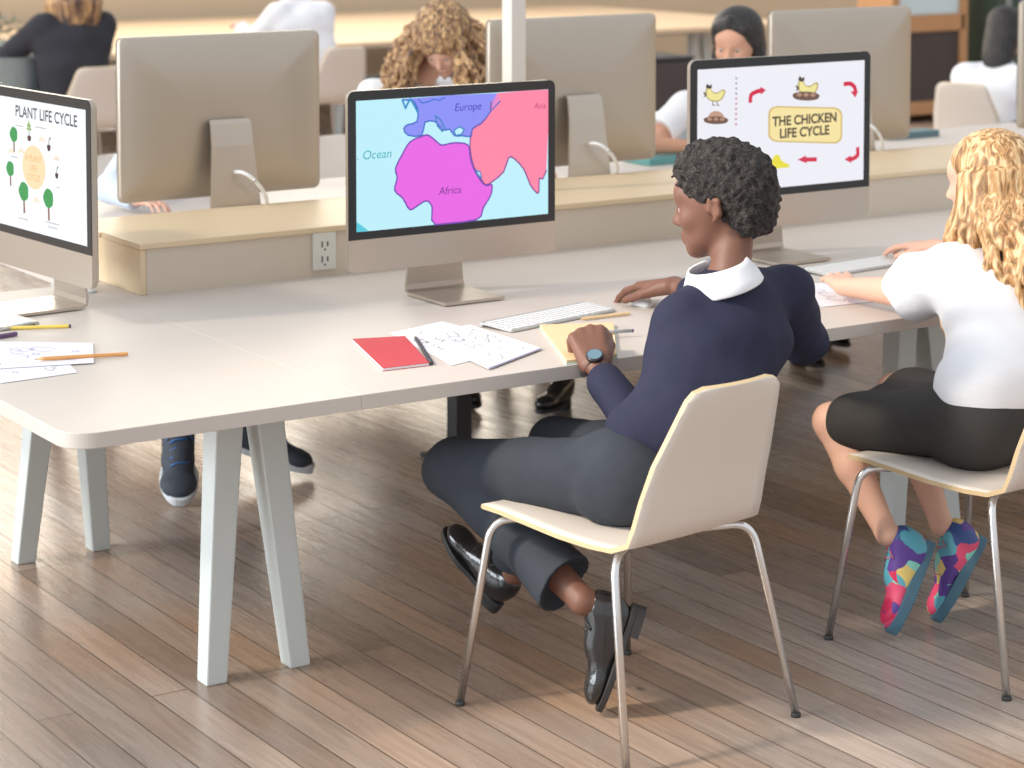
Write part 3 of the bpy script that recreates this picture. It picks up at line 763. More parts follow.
def words(dp, mp, s, x, y, size, mat, lay=3, off=0., italic=0.):
    me = text_mesh(s, size, off); cx, cy = scr(x,y)
    for v in me.vertices:
        v.co = mp(cx+v.co.x+italic*v.co.y, cy+v.co.y, -.0026-.0004*lay)
    for m_ in range(len(me.materials)): me.materials.pop()
    return link('lettering', me, mat, dp)
def smooth_poly(pts, n=4, closed=True):
    P = [Vector(p) for p in pts]; out = []; N_ = len(P)
    rg = range(N_) if closed else range(N_-1)
    for i in rg:
        p0, p1, p2, p3 = (P[(i-1)%N_], P[i], P[(i+1)%N_], P[(i+2)%N_]) if closed else (P[max(i-1,0)], P[i], P[i+1], P[min(i+2,N_-1)])
        for k in range(n):
            t = k/n
            out.append(tuple(.5*((2*p1)+(-p0+p2)*t+(2*p0-5*p1+4*p2-p3)*t*t+(-p0+3*p1-3*p2+p3)*t**3)))
    if not closed: out.append(tuple(P[-1]))
    return out

# --- map screen (pixels of the crop mapped to the display plane)
m1, bz, mp, ch = monitor((3.268, 5.262, TZ), 0, 'computer showing a coloured map of continents, in front of the boy in navy')
dp = display(bz, mp, E(186,232,243))
def cm(pts):
    out = []
    for x, y in pts:
        u = (x-58)/788.; top = 122-57*u; bot = 668-85*u; v = (y-top)/(bot-top)
        out.append((min(1000,max(0,u*1000)), min(625,max(0,v*625))))
    return out
africa = cm([(318,266),(345,262),(380,290),(400,302),(450,292),(505,300),(515,350),(530,400),(560,450),(582,468),(606,466),(600,510),(570,560),(540,612),(372,640),(358,560),(335,535),(300,555),(268,572),(240,525),(208,492),(218,440),(212,400),(240,340),(270,290)])
europe = cm([(250,112),(628,84),(600,160),(560,210),(524,232),(520,264),(480,262),(450,262),(430,235),(405,240),(372,205),(330,208),(318,262),(262,262),(245,235),(262,218),(298,205),(300,150),(280,118)])
asia = cm([(628,84),(848,66),(838,404),(808,435),(806,490),(795,495),(768,462),(742,400),(700,355),(676,352),(655,410),(610,450),(580,466),(560,440),(530,390),(514,310),(524,235),(560,212),(600,160)])
africa = smooth_poly(africa, 3); europe = smooth_poly(europe, 2); asia = smooth_poly(asia, 2)
clampc = lambda L_: [(min(1000,max(0,x)), min(625,max(0,y))) for x, y in L_]
africa, europe, asia = clampc(africa), clampc(europe), clampc(asia)
shape(dp, mp, africa, E(226,104,222), 'map_area', 1)
shape(dp, mp, europe, E(138,142,238), 'map_area', 1)
shape(dp, mp, asia, E(255,134,164), 'map_area', 1)
stroke(dp, mp, africa, 7, E(116,78,176), 'map_outline', 2, True)
stroke(dp, mp, europe[3:], 7, E(72,112,196), 'map_outline', 2)
stroke(dp, mp, asia[4:], 7, E(134,84,150), 'map_outline', 2)
for k, pl in enumerate(([(372,180),(392,195),(412,235),(400,245),(380,222)], [(448,240),(470,225),(490,235),(480,255),(455,262)], [(538,405),(556,412),(562,436),(548,428)])):
    pp = cm(pl); shape(dp, mp, pp, E(186,232,243) if k != 0 else E(138,142,238), 'map_area', 2); stroke(dp, mp, pp, 6, E(60,128,186), 'map_outline', 3, True)
stroke(dp, mp, cm([(240,118),(252,150),(262,128),(272,112),(288,140),(300,165)]), 9, E(56,138,196), 'map_outline', 3)
stroke(dp, mp, cm([(304,112),(318,128),(345,122),(365,112),(388,116),(410,104)]), 6, E(72,112,206), 'map_outline', 3)
shape(dp, mp, cm([(58,625),(78,640),(105,662),(58,668)]), E(90,196,214), 'map_area', 1)
words(dp, mp, 'Africa', 475, 465, .030, E(112,54,140), 3, 0, .15)
words(dp, mp, 'Europe', 570, 62, .030, E(70,70,170), 3, 0, .15)
words(dp, mp, 'Asia', 955, 80, .024, E(170,72,120), 3, 0, .15)
words(dp, mp, '. Ocean', 90, 262, .034, E(70,170,180), 3, 0, .15)

# --- chicken life cycle screen
m2, bz, mp, ch = monitor((4.43, 5.262, TZ), 0, 'computer showing the chicken life cycle diagram, behind the boy\'s head', 1.055)
dp = display(bz, mp, E(230,230,238))
def cc(pts):
    out = []
    for x, y in pts:
        u = (x-100)/630.; top = 135-52*u; bot = 680-92*u; v = (y-top)/(bot-top)
        out.append((u*1000, v*625))
    return out
def arrow(pts, head, mat):
    stroke(dp, mp, cc(pts), 20, mat, 'arrow', 1); shape(dp, mp, cc(head), mat, 'arrow_head', 2)
RED = E(206,56,82)
arrow(smooth_poly([(292,268),(296,240),(315,226),(330,222)], 3, False), [(328,204),(350,218),(332,238)], RED)
arrow(smooth_poly([(652,186),(675,184),(692,200),(694,220)], 3, False), [(676,218),(706,212),(694,242)], RED)
arrow(smooth_poly([(706,458),(706,485),(690,500),(674,504)], 3, False), [(678,488),(654,506),(682,520)], RED)
arrow([(542,510),(500,512)], [(504,494),(472,514),(508,528)], RED)
box = cc(rrect(360,286,644,440,34,6)); box = [(x, y) for x, y in box]
shape(dp, mp, box, E(204,178,106), 'caption_border', 1); shape(dp, mp, cc(rrect(366,292,638,434,30,6)), E(238,220,160), 'caption_panel', 2)
words(dp, mp, 'THE CHICKEN', 632, 288, .0375, E(84,74,62), 4, .0012)
words(dp, mp, 'LIFE CYCLE', 630, 352, .0375, E(84,74,62), 4, .0012)
stroke_pts = [(240,165+i*22) for i in range(10)]
for i, (x, y) in enumerate(stroke_pts):
    shape(dp, mp, cc([(x-3,y),(x+3,y),(x+3,y+9),(x-3,y+9)]), E(150,146,156) if i < 4 else E(196,110,130), 'dotted_mark', 1)
def hen(ox, oy, s, legs=True):
    Y_ = E(232,222,150); Bk = E(70,62,58)
    shape(dp, mp, cc(smooth_poly([(ox+x*s,oy+y*s) for x,y in ((-30,-30),(-18,-34),(-8,-12),(8,-8),(30,-22),(38,-10),(26,22),(4,32),(-20,26),(-34,2))],3)), E(176,156,96), 'hen_outline', 1)
    shape(dp, mp, cc(smooth_poly([(ox+x*s,oy+y*s) for x,y in ((-27,-26),(-19,-29),(-8,-7),(8,-3),(27,-16),(33,-8),(22,19),(4,27),(-18,22),(-29,2))],3)), Y_, 'hen_body', 2)
    shape(dp, mp, cc([(ox+x*s,oy+y*s) for x,y in ((-34,-30),(-28,-46),(-20,-36),(-12,-44),(-12,-28),(-22,-22))]), Bk, 'hen_comb', 3)
    stroke(dp, mp, cc([(ox-40*s,oy-6*s),(ox-33*s,oy+2*s),(ox-38*s,oy+10*s)]), 7*s, Bk, 'hen_beak', 3)
    if legs:
        for dx in (-8,8): stroke(dp, mp, cc([(ox+dx*s,oy+30*s),(ox+dx*s,oy+46*s),(ox+(dx+8)*s,oy+48*s)]), 5*s, E(120,112,104), 'hen_leg', 3)
def nest(ox, oy, s):
    shape(dp, mp, cc(smooth_poly([(ox+x*s,oy+y*s) for x,y in ((-46,-4),(-20,-14),(20,-14),(46,-4),(38,14),(0,20),(-38,14))],3)), E(112,86,74), 'nest', 3)
    for dx in (-24,0,24): shape(dp, mp, cc(smooth_poly([(ox+(dx+x)*s,oy+(y-2)*s) for x,y in ((-10,0),(0,-9),(10,0),(0,7))],3)), E(176,140,122), 'nest_straw', 4)
hen(162,240,1.0); hen(508,205,1.1,False); nest(502,238,1.1); nest(166,350,.95)
shape(dp, mp, cc(smooth_poly([(140,340),(150,318),(168,312),(186,320),(194,340)],3)), E(190,150,130), 'egg_pile', 2)
shape(dp, mp, cc(smooth_poly([(372,530),(384,500),(400,496),(412,520),(440,536),(436,548),(404,552),(376,556)],3)), E(226,216,72), 'chick', 2)
shape(dp, mp, cc(smooth_poly([(240,500),(250,480),(280,480),(300,500),(290,530),(250,535)],3)), E(236,226,190), 'egg', 2)

# --- plant life cycle screen
DL = (-math.sin(math.radians(4.7)), math.cos(math.radians(4.7)))
mx_, my_ = 2.272+DL[0]*MW/2, 5.41+DL[1]*MW/2
m3, bz, mp, ch = monitor((mx_+.0, my_, TZ), math.atan2(-DL[1], -DL[0])+0.0, 'computer at the left edge of the picture showing the plant life cycle', cable=None)
dp = display(bz, mp, E(244,250,254))
# px in crop (352 x 768, 3.2x) -> fraction along the display
def cl(pts):
    # near (right) edge of display at x=278: top 152, bottom 590 ; at x=0: top 88, bottom 492 ; perspective fit
    out = []
    for x, y in pts:
        q = (278-x)/278.; a = 1-.385*q*(1.0+.18*q); a = a
        top = 152-64*q; bot = 592-104*q
        out.append((a*1000, (y-top)/(bot-top)*625))
    return out
words(dp, mp, 'PLANT LIFE CYCLE', 640, 62, .043, E(86,88,92), 3, .0006)
shape(dp, mp, smooth_poly([(520+110*math.cos(a*PI/6), 315+105*math.sin(a*PI/6)) for a in range(12)], 3), E(248,222,180), 'caption_disc', 1)
for k, (s_, yy) in enumerate((('A PLANT',275),('LIFE',320),('CYCLE',365))): words(dp, mp, s_, 520, yy, .024, E(230,180,120), 3)
def tree_icon(x, y, s):
    stroke(dp, mp, [(x,y+30*s),(x+2*s,y+95*s)], 15*s, E(140,92,78), 'tree_trunk', 2)
    shape(dp, mp, smooth_poly([(x+44*s*math.cos(a*PI/5)*(1+.12*(a%2)), y-4+46*s*math.sin(a*PI/5)) for a in range(10)], 3), E(70,158,92), 'tree_crown', 3)
tree_icon(420,445,1.0); tree_icon(655,450,1.0); tree_icon(330,180,.8); tree_icon(290,350,.8)
def sprout(x, y, s):
    shape(dp, mp, smooth_poly([(x-16*s,y+30*s),(x+16*s,y+30*s),(x+12*s,y+52*s),(x-12*s,y+52*s)],2), E(92,66,60), 'pot', 2)
    stroke(dp, mp, [(x,y+30*s),(x,y-20*s)], 5*s, E(96,128,70), 'stem', 2)
    for dx, dy in ((-13,-4),(13,-4),(-10,-20),(10,-20),(0,-32)): shape(dp, mp, smooth_poly([(x+(dx-9)*s,y+dy*s),(x+dx*s,y+(dy-8)*s),(x+(dx+9)*s,y+dy*s),(x+dx*s,y+(dy+8)*s)],2), E(140,172,70), 'leaf', 3)
sprout(480,140,1.0)
for (x, y, s) in ((665,195,.8),(735,320,.7)):
    shape(dp, mp, smooth_poly([(x-20*s,y),(x+20*s,y),(x+12*s,y+32*s),(x-12*s,y+32*s)],2), E(86,64,64), 'seed_pot', 2)
    stroke(dp, mp, [(x,y),(x+4,y-34*s)], 6*s, E(120,110,96), 'stem', 2)
    shape(dp, mp, smooth_poly([(x+4,y-40*s),(x+24*s,y-52*s),(x+20*s,y-34*s)],2), E(120,120,110), 'leaf', 3)
for (x, y, w_) in ((385,130,70),(590,120,100),(330,285,60),(410,575,90),(690,560,120),(690,580,90),(740,255,26),(745,385,26)):
    stroke(dp, mp, [(x-w_/2,y),(x+w_/2,y)], 5, E(186,190,198), 'caption_line', 1)
for (x, y) in ((600,175),(735,250),(540,470),(400,250),(300,260)):
    stroke(dp, mp, smooth_poly([(x-22,y+8),(x,y-6),(x+22,y+6)],3,False), 16, E(250,226,206), 'arrow', 1)

# --- the computers seen from behind
def back_monitor(x0, x1, ztop, zbot, y, label):
    w = x1-x0; sc = w/MW
    t, bz, mp, ch = monitor(((x0+x1)/2, y+.01, TZ), PI, label, sc, zb=.156, cable=rz/sc)
    dp = display(bz, mp, E(225,232,238)); return t
back_monitor(2.775, 3.465, 0, 0, 6.40, 'back of the computer left of the white pole, above the free end of the riser')
back_monitor(4.105, 4.805, 0, 0, 6.40, 'back of the computer standing behind the white pole')
back_monitor(5.325, 6.015, 0, 0, 6.40, 'back of the computer right of the face of the black-haired girl')
back_monitor(6.60, 7.29, 0, 0, 6.40, 'back of a computer just entering the picture at its right edge')

# ------------------------------------------------------------------ things on the table
def frame_xy(p0, p1):
    """unit vector p0->p1 angle"""
    return math.atan2(p1[1]-p0[1], p1[0]-p0[0])
def keyboard(cx, cy, rz, label, w=.40, d=.115, z=TZ, group='aluminium keyboards'):
    t = empty('keyboard', (cx,cy,z), rz, label, 'keyboard', group)
    b = MB(); 
    pr_ = [(-d/2,.004),(d/2,.012),(d/2,.001),(-d/2,.0)]
    b.prism(rrect(-w/2,-d/2,w/2,d/2,.008,4), .0, .006, lambda a,c,h: Vector((a,c,h+ (c+d/2)*.06+.001)), bev=.0015)
    b.tube([(-w/2,d/2-.004,.006),(w/2,d/2-.004,.006)], .006, 10)
    b.build('base', M['key_gap'], t)
    rows = 6; pitch = (w-.012)/15
    bk = MB()
    for rr in range(rows):
        y = -d/2+.008+rr*(d-.02)/rows; hh = (d-.02)/rows-.0035
        x = -w/2+.006; k = 0
        cells = [1.5]+[1]*12+[1.5] if rr not in (0,) else [1,1,1.2,1.2,5.4,1.2,1,1,1,1]
        tot = sum(cells)
        for c in cells:
            ww = c*(w-.012)/tot
            z0 = .007+(y+d/2)*.06
            bk.box((x+.0015,y,z0),(x+ww-.0015,y+hh,z0+.0022))
            x += ww
    bk.build('keys', M['keys'], t)
    return t
keyboard(3.312, 4.865, math.radians(12.5), 'white and aluminium keyboard between the papers and the boy\'s left hand')
keyboard(4.53, 5.02, math.radians(6), 'keyboard under the hands of the blonde girl')
keyboard(2.08, 5.70, math.radians(-82), 'keyboard cut off by the left edge of the picture below the plant screen')
def mouse(x, y, rz, label):
    t = empty('computer_mouse', (x,y,TZ), rz, label, 'mouse')
    P = [ell((0,0,.004), (.029,.055,.021), None, .01), ('h', V(0,0,.0015), V(0,0,-1.), .002)]
    sdf_obj('mouse_shell', P, M['plastic_white'], t, .0025, 2)
    b = MB(); b.prism([(.0275*math.cos(2*PI*k/28), .053*math.sin(2*PI*k/28)) for k in range(28)], 0, .004); b.build('base', M['key_gap'], t)
    return t
mouse(3.635, 4.90, math.radians(-12), 'white computer mouse under the boy\'s right hand')
mouse(2.46, 5.925, math.radians(10), 'small white mouse in the sunlit corner behind the plant screen')

def sheet(name, pts, z, th, mats, label, cat, lines=None, curl=0):
    c = V(*[sum(p[i] for p in pts)/len(pts) for i in range(2)], 0)
    t = empty(name, (c[0],c[1],z), 0, label, cat)
    b = MB(); n = 10
    # bilinear patch, gently curled, with thickness
    A, B_, C_, D_ = [V(p[0]-c[0],p[1]-c[1],0) for p in pts]
    vs = []
    for lay in (0,1):
        for i in range(n+1):
            for j_ in range(n+1):
                u, v = i/n, j_/n; p = A*(1-u)*(1-v)+B_*u*(1-v)+C_*u*v+D_*(1-u)*v
                p = p+V(0,0, lay*th+curl*((2*u-1)**4+(2*v-1)**4)*.5); vs.append(tuple(p))
    N_ = (n+1)**2; fs = []
    for i in range(n):
        for j_ in range(n):
            a = i*(n+1)+j_; fs.append((N_+a,N_+a+n+1,N_+a+n+2,N_+a+1)); fs.append((a,a+1,a+n+2,a+n+1))
    bd = [i*(n+1) for i in range(n+1)]+[n*(n+1)+j_ for j_ in range(1,n+1)]+[i*(n+1)+n for i in range(n-1,-1,-1)]+[j_ for j_ in range(n-1,0,-1)]
    for k in range(len(bd)):
        a, d = bd[k], bd[(k+1)%len(bd)]; fs.append((a,d,N_+d,N_+a))
    b.add(vs, fs); pg = b.build('page', mats[0], t)
    if lines:
        b = MB()
        for L_ in lines:
            q = []
            for (u, v) in L_:
                p = A*(1-u)*(1-v)+B_*u*(1-v)+C_*u*v+D_*(1-u)*v; q.append(tuple(p+V(0,0,th+.0004+curl*((2*u-1)**4+(2*v-1)**4)*.5)))
            for a, d in zip(q[:-1], q[1:]):
                a = V(*a); d = V(*d); dd = nrm(d-a); nx = np.cross(dd, V(0,0,1))*.0011
                b.add([tuple(a+nx),tuple(a-nx),tuple(d-nx),tuple(d+nx)], [(0,1,2,3)])
        b.build('pencil_drawing', mats[1], pg, fix=False)
    return t
def scribble(n, seed):
    r_ = random.Random(seed); out = []
    for i in range(n):
        cx, cy = r_.uniform(.15,.85), r_.uniform(.15,.85); s = r_.uniform(.03,.12); k = r_.randint(4,9); a0 = r_.uniform(0,6)
        out.append([(min(.97,max(.03,cx+s*math.cos(a0+j_*.8)*r_.uniform(.6,1.2))), min(.97,max(.03,cy+s*math.sin(a0+j_*.8)*r_.uniform(.6,1.2)))) for j_ in range(k)])
    return out
sheet('paper_sheet', [(2.80,4.52),(2.868,4.93),(3.06,4.99),(3.085,4.60)], TZ+.001, .0008, [M['paper'], M['ink']], 'white sheet with pencil drawing next to the red cover, under the top sheet', 'paper', scribble(16,3))
sheet('paper_sheet', [(2.842,4.425),(2.90,4.86),(3.09,4.90),(3.078,4.55)], TZ+.004, .0008, [M['paper'], M['ink']], 'white drawn-on sheet with a violet edge, topmost beside the keyboard', 'paper', scribble(20,5))
b = MB(); b.box((0,-.0012,0),(.262,.0012,.0012)); o = b.build('page_edge_line', M['blue_ink'])
o.parent = [q for q in bpy.data.objects if q.get('label','').startswith('white drawn-on')][0]
pc = o.parent.location; a0 = V(2.842,4.425); a1 = V(3.078,4.55); o.location = (a0[0]-pc.x, a0[1]-pc.y+.003, .0012); o.rotation_euler = (0,0,math.atan2(a1[1]-a0[1], a1[0]-a0[0]))
sheet('paper_sheet', [(1.84,4.92),(1.88,5.30),(2.10,5.27),(2.03,4.93)], TZ+.001, .0008, [M['paper'], M['ink']], 'white sheet at the left end of the table under the orange pencil', 'paper', scribble(12,8))
sheet('paper_sheet', [(1.90,5.06),(1.98,5.38),(2.19,5.22),(2.10,5.0)], TZ+.003, .0008, [M['paper'], M['blue_ink']], 'second white sheet lying askew at the left end of the table', 'paper', scribble(8,9))
sheet('paper_sheet', [(4.02,4.60),(4.06,4.90),(4.26,4.88),(4.22,4.58)], TZ+.001, .0008, [M['paper'], M['ink']], 'white sheet beside the blonde girl\'s left forearm', 'paper', scribble(6,11))

def booklet(pts, label, cover, pageb=None, th=.008, name='notebook'):
    c = [sum(p[i] for p in pts)/4 for i in range(2)]
    t = empty(name, (c[0],c[1],TZ), 0, label, 'notebook')
    q = [(p[0]-c[0], p[1]-c[1]) for p in pts]
    if pageb is None:
        b = MB(); b.prism([(x*.99,y*.99) for x,y in q], .001, th-.0012); b.build('pages', M['paper'], t)
        b = MB(); b.prism(q, th-.0012, th, bev=.0005); b.prism(q, 0, .0012, bev=.0004); b.build('cover', cover, t)
    else:
        b = MB(); b.prism([(x*1.03,y*1.03) for x,y in q], 0, .002, bev=.0005); b.build('cover', cover, t)
        b = MB(); b.prism(q, .002, th, bev=.001); b.build('pages', pageb, t)
    return t
booklet([(2.632,4.556),(2.754,4.548),(2.868,4.853),(2.739,4.893)], 'red covered notebook near the table edge', M['red_card'])
booklet([(3.035,4.385),(3.175,4.375),(3.40,4.70),(3.225,4.78)], 'open beige notebook with pale teal cover under the boy\'s left hand', M['pale_teal'], M['beige_paper'], .010)
def stick(name, p0, p1, r, label, cat, body, hexa=True, tip=True, capm=None):
    t = empty(name, ((p0[0]+p1[0])/2,(p0[1]+p1[1])/2,p0[2]), 0, label, cat)
    c = t.location; a = Vector(p0)-c; d = Vector(p1)-c; L_ = (d-a).length; u = (d-a).normalized()
    n = 6 if hexa else 12
    tl = .02 if tip else 0
    b = MB(); b.tube([a+u*tl, d-u*.006], r, n, sm=not hexa); b.build('barrel', body, t)
    if tip:
        b = MB(); b.tube([a+u*.004, a+u*tl], [r*.25, r], n, sm=False); b.build('sharpened_tip', M['wood_tip'], t)
        b = MB(); b.tube([a, a+u*.005], [r*.05, r*.3], 6); b.build('lead', M['graphite'], t)
    b = MB(); b.tube([d-u*.006, d], [r, r*.9], n); b.build('end_cap', capm or body, t)
    return t
stick('pencil', (1.985,5.085,TZ+.0105), (2.205,5.043,TZ+.0055), .0048, 'orange pencil lying across the sheets on the left', 'pencil', M['pencil_orange'])
stick('pencil', (1.93,5.57,TZ+.0052), (2.225,5.443,TZ+.0052), .0048, 'yellow pencil beyond the orange one, beside the black-edged keyboard', 'pencil', M['pencil_yellow'], capm=M['graphite'])
stick('pencil', (1.86,5.53,TZ+.0052), (2.06,5.50,TZ+.0052), .0048, 'red pencil at the left edge of the picture', 'pencil', M['pencil_red'])
stick('felt_pen', (1.80,5.36,TZ+.0062), (2.07,5.42,TZ+.0062), .0058, 'purple felt pen at the left edge of the picture', 'pen', M['purple'], False, False)
stick('pen', (2.762,4.55,TZ+.0052), (2.885,4.83,TZ+.0052), .0048, 'black pen lying along the red notebook', 'pen', M['black_pen'], False, False, M['chrome'])
stick('pencil', (3.36,4.80,TZ+.006), (3.52,4.795,TZ+.006), .0046, 'olive pencil tip sticking out past the boy\'s fingers', 'pencil', M['beige_paper'])
stick('pen', (3.23,4.60,TZ+.016), (3.36,4.56,TZ+.016), .0046, 'thin pen with violet end on the open notebook', 'pen', M['key_gap'], False, False, M['purple'])

def block(name, lo, hi, mat, label, cat, part='cover'):
    c = [(lo[0]+hi[0])/2,(lo[1]+hi[1])/2,lo[2]]
    t = empty(name, c, 0, label, cat)
    b = MB(); b.box((lo[0]-c[0],lo[1]-c[1],0),(hi[0]-c[0],hi[1]-c[1],hi[2]-lo[2]), .003); b.build(part, mat, t)
    b = MB(); b.box((lo[0]-c[0]+.004,lo[1]-c[1]+.004,.003),(hi[0]-c[0]-.004,hi[1]-c[1]-.002,hi[2]-lo[2]-.003)); return t
block('notebook', (5.44,7.28,TZ), (5.80,7.46,TZ+.03), M['teal'], 'teal notebook in front of the black-haired girl', 'notebook')
block('pencil_case', (6.86,7.42,TZ), (7.16,7.52,TZ+.03), M['phone'], 'dark teal pencil case beside the rightmost upright computer', 'pencil case')

# ------------------------------------------------------------------ chairs
def chair_proto():
    t = empty('shell_chair', (0,0,0), 0)
    # profile of the shell: (y, z, half width)
    prof = [(.262,.425,.15),(.275,.440,.195),(.262,.451,.203),(.20,.452,.206),(.10,.447,.208),(0,.441,.208),(-.10,.440,.206),(-.165,.444,.203),(-.208,.462,.200),(-.232,.50,.196),(-.248,.56,.190),(-.275,.64,.180),(-.30,.70,.164),(-.322,.755,.150),(-.334,.786,.141),(-.339,.803,.124),(-.342,.810,.095)]
    prof = [(y, z, w) for (y, z, w) in prof]
    pts = [Vector((0,y,z)) for y,z,w in prof]; nn = []
    for i in range(len(pts)):
        d = (pts[min(i+1,len(pts)-1)]-pts[max(i-1,0)]).normalized(); nn.append(Vector((0,d.z,-d.y)) if True else None)
    K = 12; th = .011; vs = []; 
    for lay in (0,1):
        for i, (y,z,w) in enumerate(prof):
            for k in range(K+1):
                s = 2*k/K-1; x = w*s
                dish = .012*s*s if 2 < i < len(prof) else 0
                p = pts[i]+Vector((x,0,0))-nn[i]*(0 if lay == 0 else th)
                if i > 8: p.y += .012*s*s
                else: p.z += .004*s*s
                vs.append(p)
    n1 = K+1; N_ = len(prof)*n1; t_f = []; b = MB()
    for i in range(len(prof)-1):
        for k in range(K):
            a = i*n1+k; t_f.append(((a,a+1,a+n1+1,a+n1),0)); t_f.append(((N_+a,N_+a+n1,N_+a+n1+1,N_+a+1),0))
    bd = [i*n1 for i in range(len(prof))]+[(len(prof)-1)*n1+k for k in range(1,n1)]+[i*n1+K for i in range(len(prof)-2,-1,-1)]+[k for k in range(K-1,0,-1)]
    for k in range(len(bd)): a, d = bd[k], bd[(k+1)%len(bd)]; t_f.append(((a,d,N_+d,N_+a),1))
    bv = [b.bm.verts.new(v) for v in vs]
    for f, mi in t_f:
        q = b.bm.faces.new([bv[i] for i in f]); q.material_index = mi; q.smooth = (mi == 0)
    bmesh.ops.recalc_face_normals(b.bm, faces=b.bm.faces)
    sh = b.build('seat_shell', [M['chair_white'], M['ply_edge']], t)
    for sx in (-1,1):
        for (yt, yf) in ((.215,.268),(-.185,-.278)):
            b = MB(); b.tube(bez([((sx*.06,yt*.55,.424),0),((sx*.212,yt,.432),.05),((sx*.262,yf,.006),0)]), .0095, 12)
            lg = b.build('leg', M['chrome'], t)
            b = MB(); b.lathe([(.0115,0),(.0115,.007),(.010,.010)], (sx*.262,yf,0), 12); b.build('foot_glide', M['rubber'], lg)
    b = MB()
    b.tube([(-.06,.12,.424),(-.06,-.10,.424)], .009, 10); b.tube([(.06,.12,.424),(.06,-.10,.424)], .009, 10)
    b.box((-.07,.02,.418),(.07,.06,.44), .002); b.build('underframe', M['chrome'], t)
    return t
CH = chair_proto()
chairs = [((2.974,4.062),7.5,'white shell chair under the boy in navy'),
          ((3.969,3.94),6.4,'white shell chair under the blonde girl at the right'),
          ((3.55,7.85),178,'white shell chair of the child with blue sneakers, behind the left computer back'),
          ((4.55,7.95),181,'white shell chair of the curly-haired child'),
          ((6.0,7.98),180,'white shell chair of the black-haired girl facing the camera'),
          ((5.13,12.40),0,'white shell chair behind the person in black'),
          ((7.05,13.0),2,'white shell chair behind the far person in white'),
          ((8.80,8.77),-68,'white shell chair of the white-shirted girl at the right edge'),
          ((9.3,13.2),0,'empty white shell chair at the far pale wood table')]
for i, (xy, a, lb) in enumerate(chairs):
    c = CH if i == 0 else copy_tree(CH)
    c.location = (xy[0], xy[1], 0); c.rotation_euler = (0,0,math.radians(a))
    tag(c, lb, 'chair', 'white shell chairs with chrome legs')

# ------------------------------------------------------------------ people
ox = [M['leather'], M['sole'], M['black']]
# boy in navy
J = dict(yaw=math.radians(33), pitch=math.radians(10), roll=0,
         head=(3.305,4.15,1.122), neck=(3.295,4.10,.945), chest=(3.26,4.09,.79), abd=(3.13,4.02,.665),
         shL=(3.165,4.10,.852), elL=(3.032,4.01,.56), wrL=(3.088,4.34,.722), hfL=(.22,.72,.66), hnL=(-.35,-.66,.66), hsL=(.9,-.3,-.1),
         shR=(3.50,4.14,.885), elR=(3.685,4.29,.725), wrR=(3.665,4.79,.79), hfR=(-.12,1,-.12), hnR=(0,.1,1), hsR=(-1,0,0),
         hipL=(2.955,4.05,.54), knL=(2.800,4.51,.478), anL=(2.875,4.06,.265), hlL=(2.985,4.035,.245), ftL=(2.905,4.06,.018), upL=(-.8,.5,.3),
         hipR=(3.125,4.05,.54), knR=(3.06,4.46,.505), anR=(3.08,4.80,.125), hlR=(3.085,4.755,.03), ftR=(3.03,4.92,.19), upR=(0.1,-.5,.8))
cf = [(.9,.95,.5),(1.0,1.0,.6),(1.05,1.0,.6),(1.1,1.0,.6)]
cr_ = [(.25,.35,.25)]*4
boy, j, R = person('person', 'boy in navy jumper and charcoal trousers on a white chair, his back to the camera', J,
    dict(skin=M['skin_dark'], top=M['navy'], top_kind='long', top_name='jumper', bottom=M['charcoal'], bottom_kind='trousers', shoe_kind='oxford', shoe_mats=ox,
         res=.0045, girth=1.08, inflate=.016, hem=.18, hemw=.058, arm=1.0, neck_w=.98, curlL=cf, curlR=cr_, head_scale=1.08, hand_scale=1.24, brow=M['hair_black'], shoe_len=.245, wr=.0038, hipw=.054, thumbL=(.8,.5,-.35)))
hc = V(*J['head']); hs = 1.08
def hair_cap(parent, hc, R, hs, mat, prims, res=.004, disp=None, name='hair', smooth=1): return sdf_obj(name, prims, mat, parent, res, smooth, disp)
g = lambda x,y,z: hc+R@V(x,y,z)*hs
H = [ell(g(0,-.020,.045), V(.088,.104,.086)*hs, R, .02), ell(g(0,-.060,.01), V(.080,.074,.082)*hs, R, .03), ell(g(0,.010,.075), V(.072,.078,.055)*hs, R, .03), ell(g(0,-.07,-.045), V(.06,.045,.045)*hs, R, .03)]
H += [sub(ell(g(0,.098,-.02), V(.10,.062,.095)*hs, R, .01)), sub(ell(g(0,.015,-.085), V(.12,.062,.066)*hs, R, .01)), sub(ell(g(0,-.03,-.125), V(.12,.10,.045)*hs, R, .01)),
      sub(ell(g(.082,-.012,-.022), V(.02,.026,.036)*hs, R, .008)), sub(ell(g(-.082,-.012,-.022), V(.02,.026,.036)*hs, R, .008))]
hair_cap(boy, hc, R, hs, M['hair_black'], H, .004, curls(.0034, 150))
# shirt collar: a turned-down band around the neck
def collar(parent, nb, nk, r0, r1, mat, fold=.02, tiltv=None, hgt=.04):
    ax = nrm(nk-nb); x = nrm(np.cross(ax, V(0,1,0))); y = np.cross(ax, x); b = MB(); n = 40; rings = []
    for (rr, hh) in ((r0*1.0,-.01),(r0*1.0,hgt*.6),(r1*.98,hgt),(r1*1.06,hgt+.002),(r1*1.16,hgt*.75),(r1*1.36,hgt*.1),(r1*1.44,-.014),(r1*1.40,-.018),(r1*1.2,-.012)):
        rings.append([nb+ax*hh+x*rr*math.cos(2*PI*k/n)+y*rr*math.sin(2*PI*k/n) for k in range(n)])
    vs = [Vector(v) for r_ in rings for v in r_]
    fs = [(i*n+k, i*n+(k+1)%n, (i+1)*n+(k+1)%n, (i+1)*n+k) for i in range(len(rings)-1) for k in range(n)]
    b.add(vs, fs, 0, True); return b.build('shirt_collar', mat, parent)
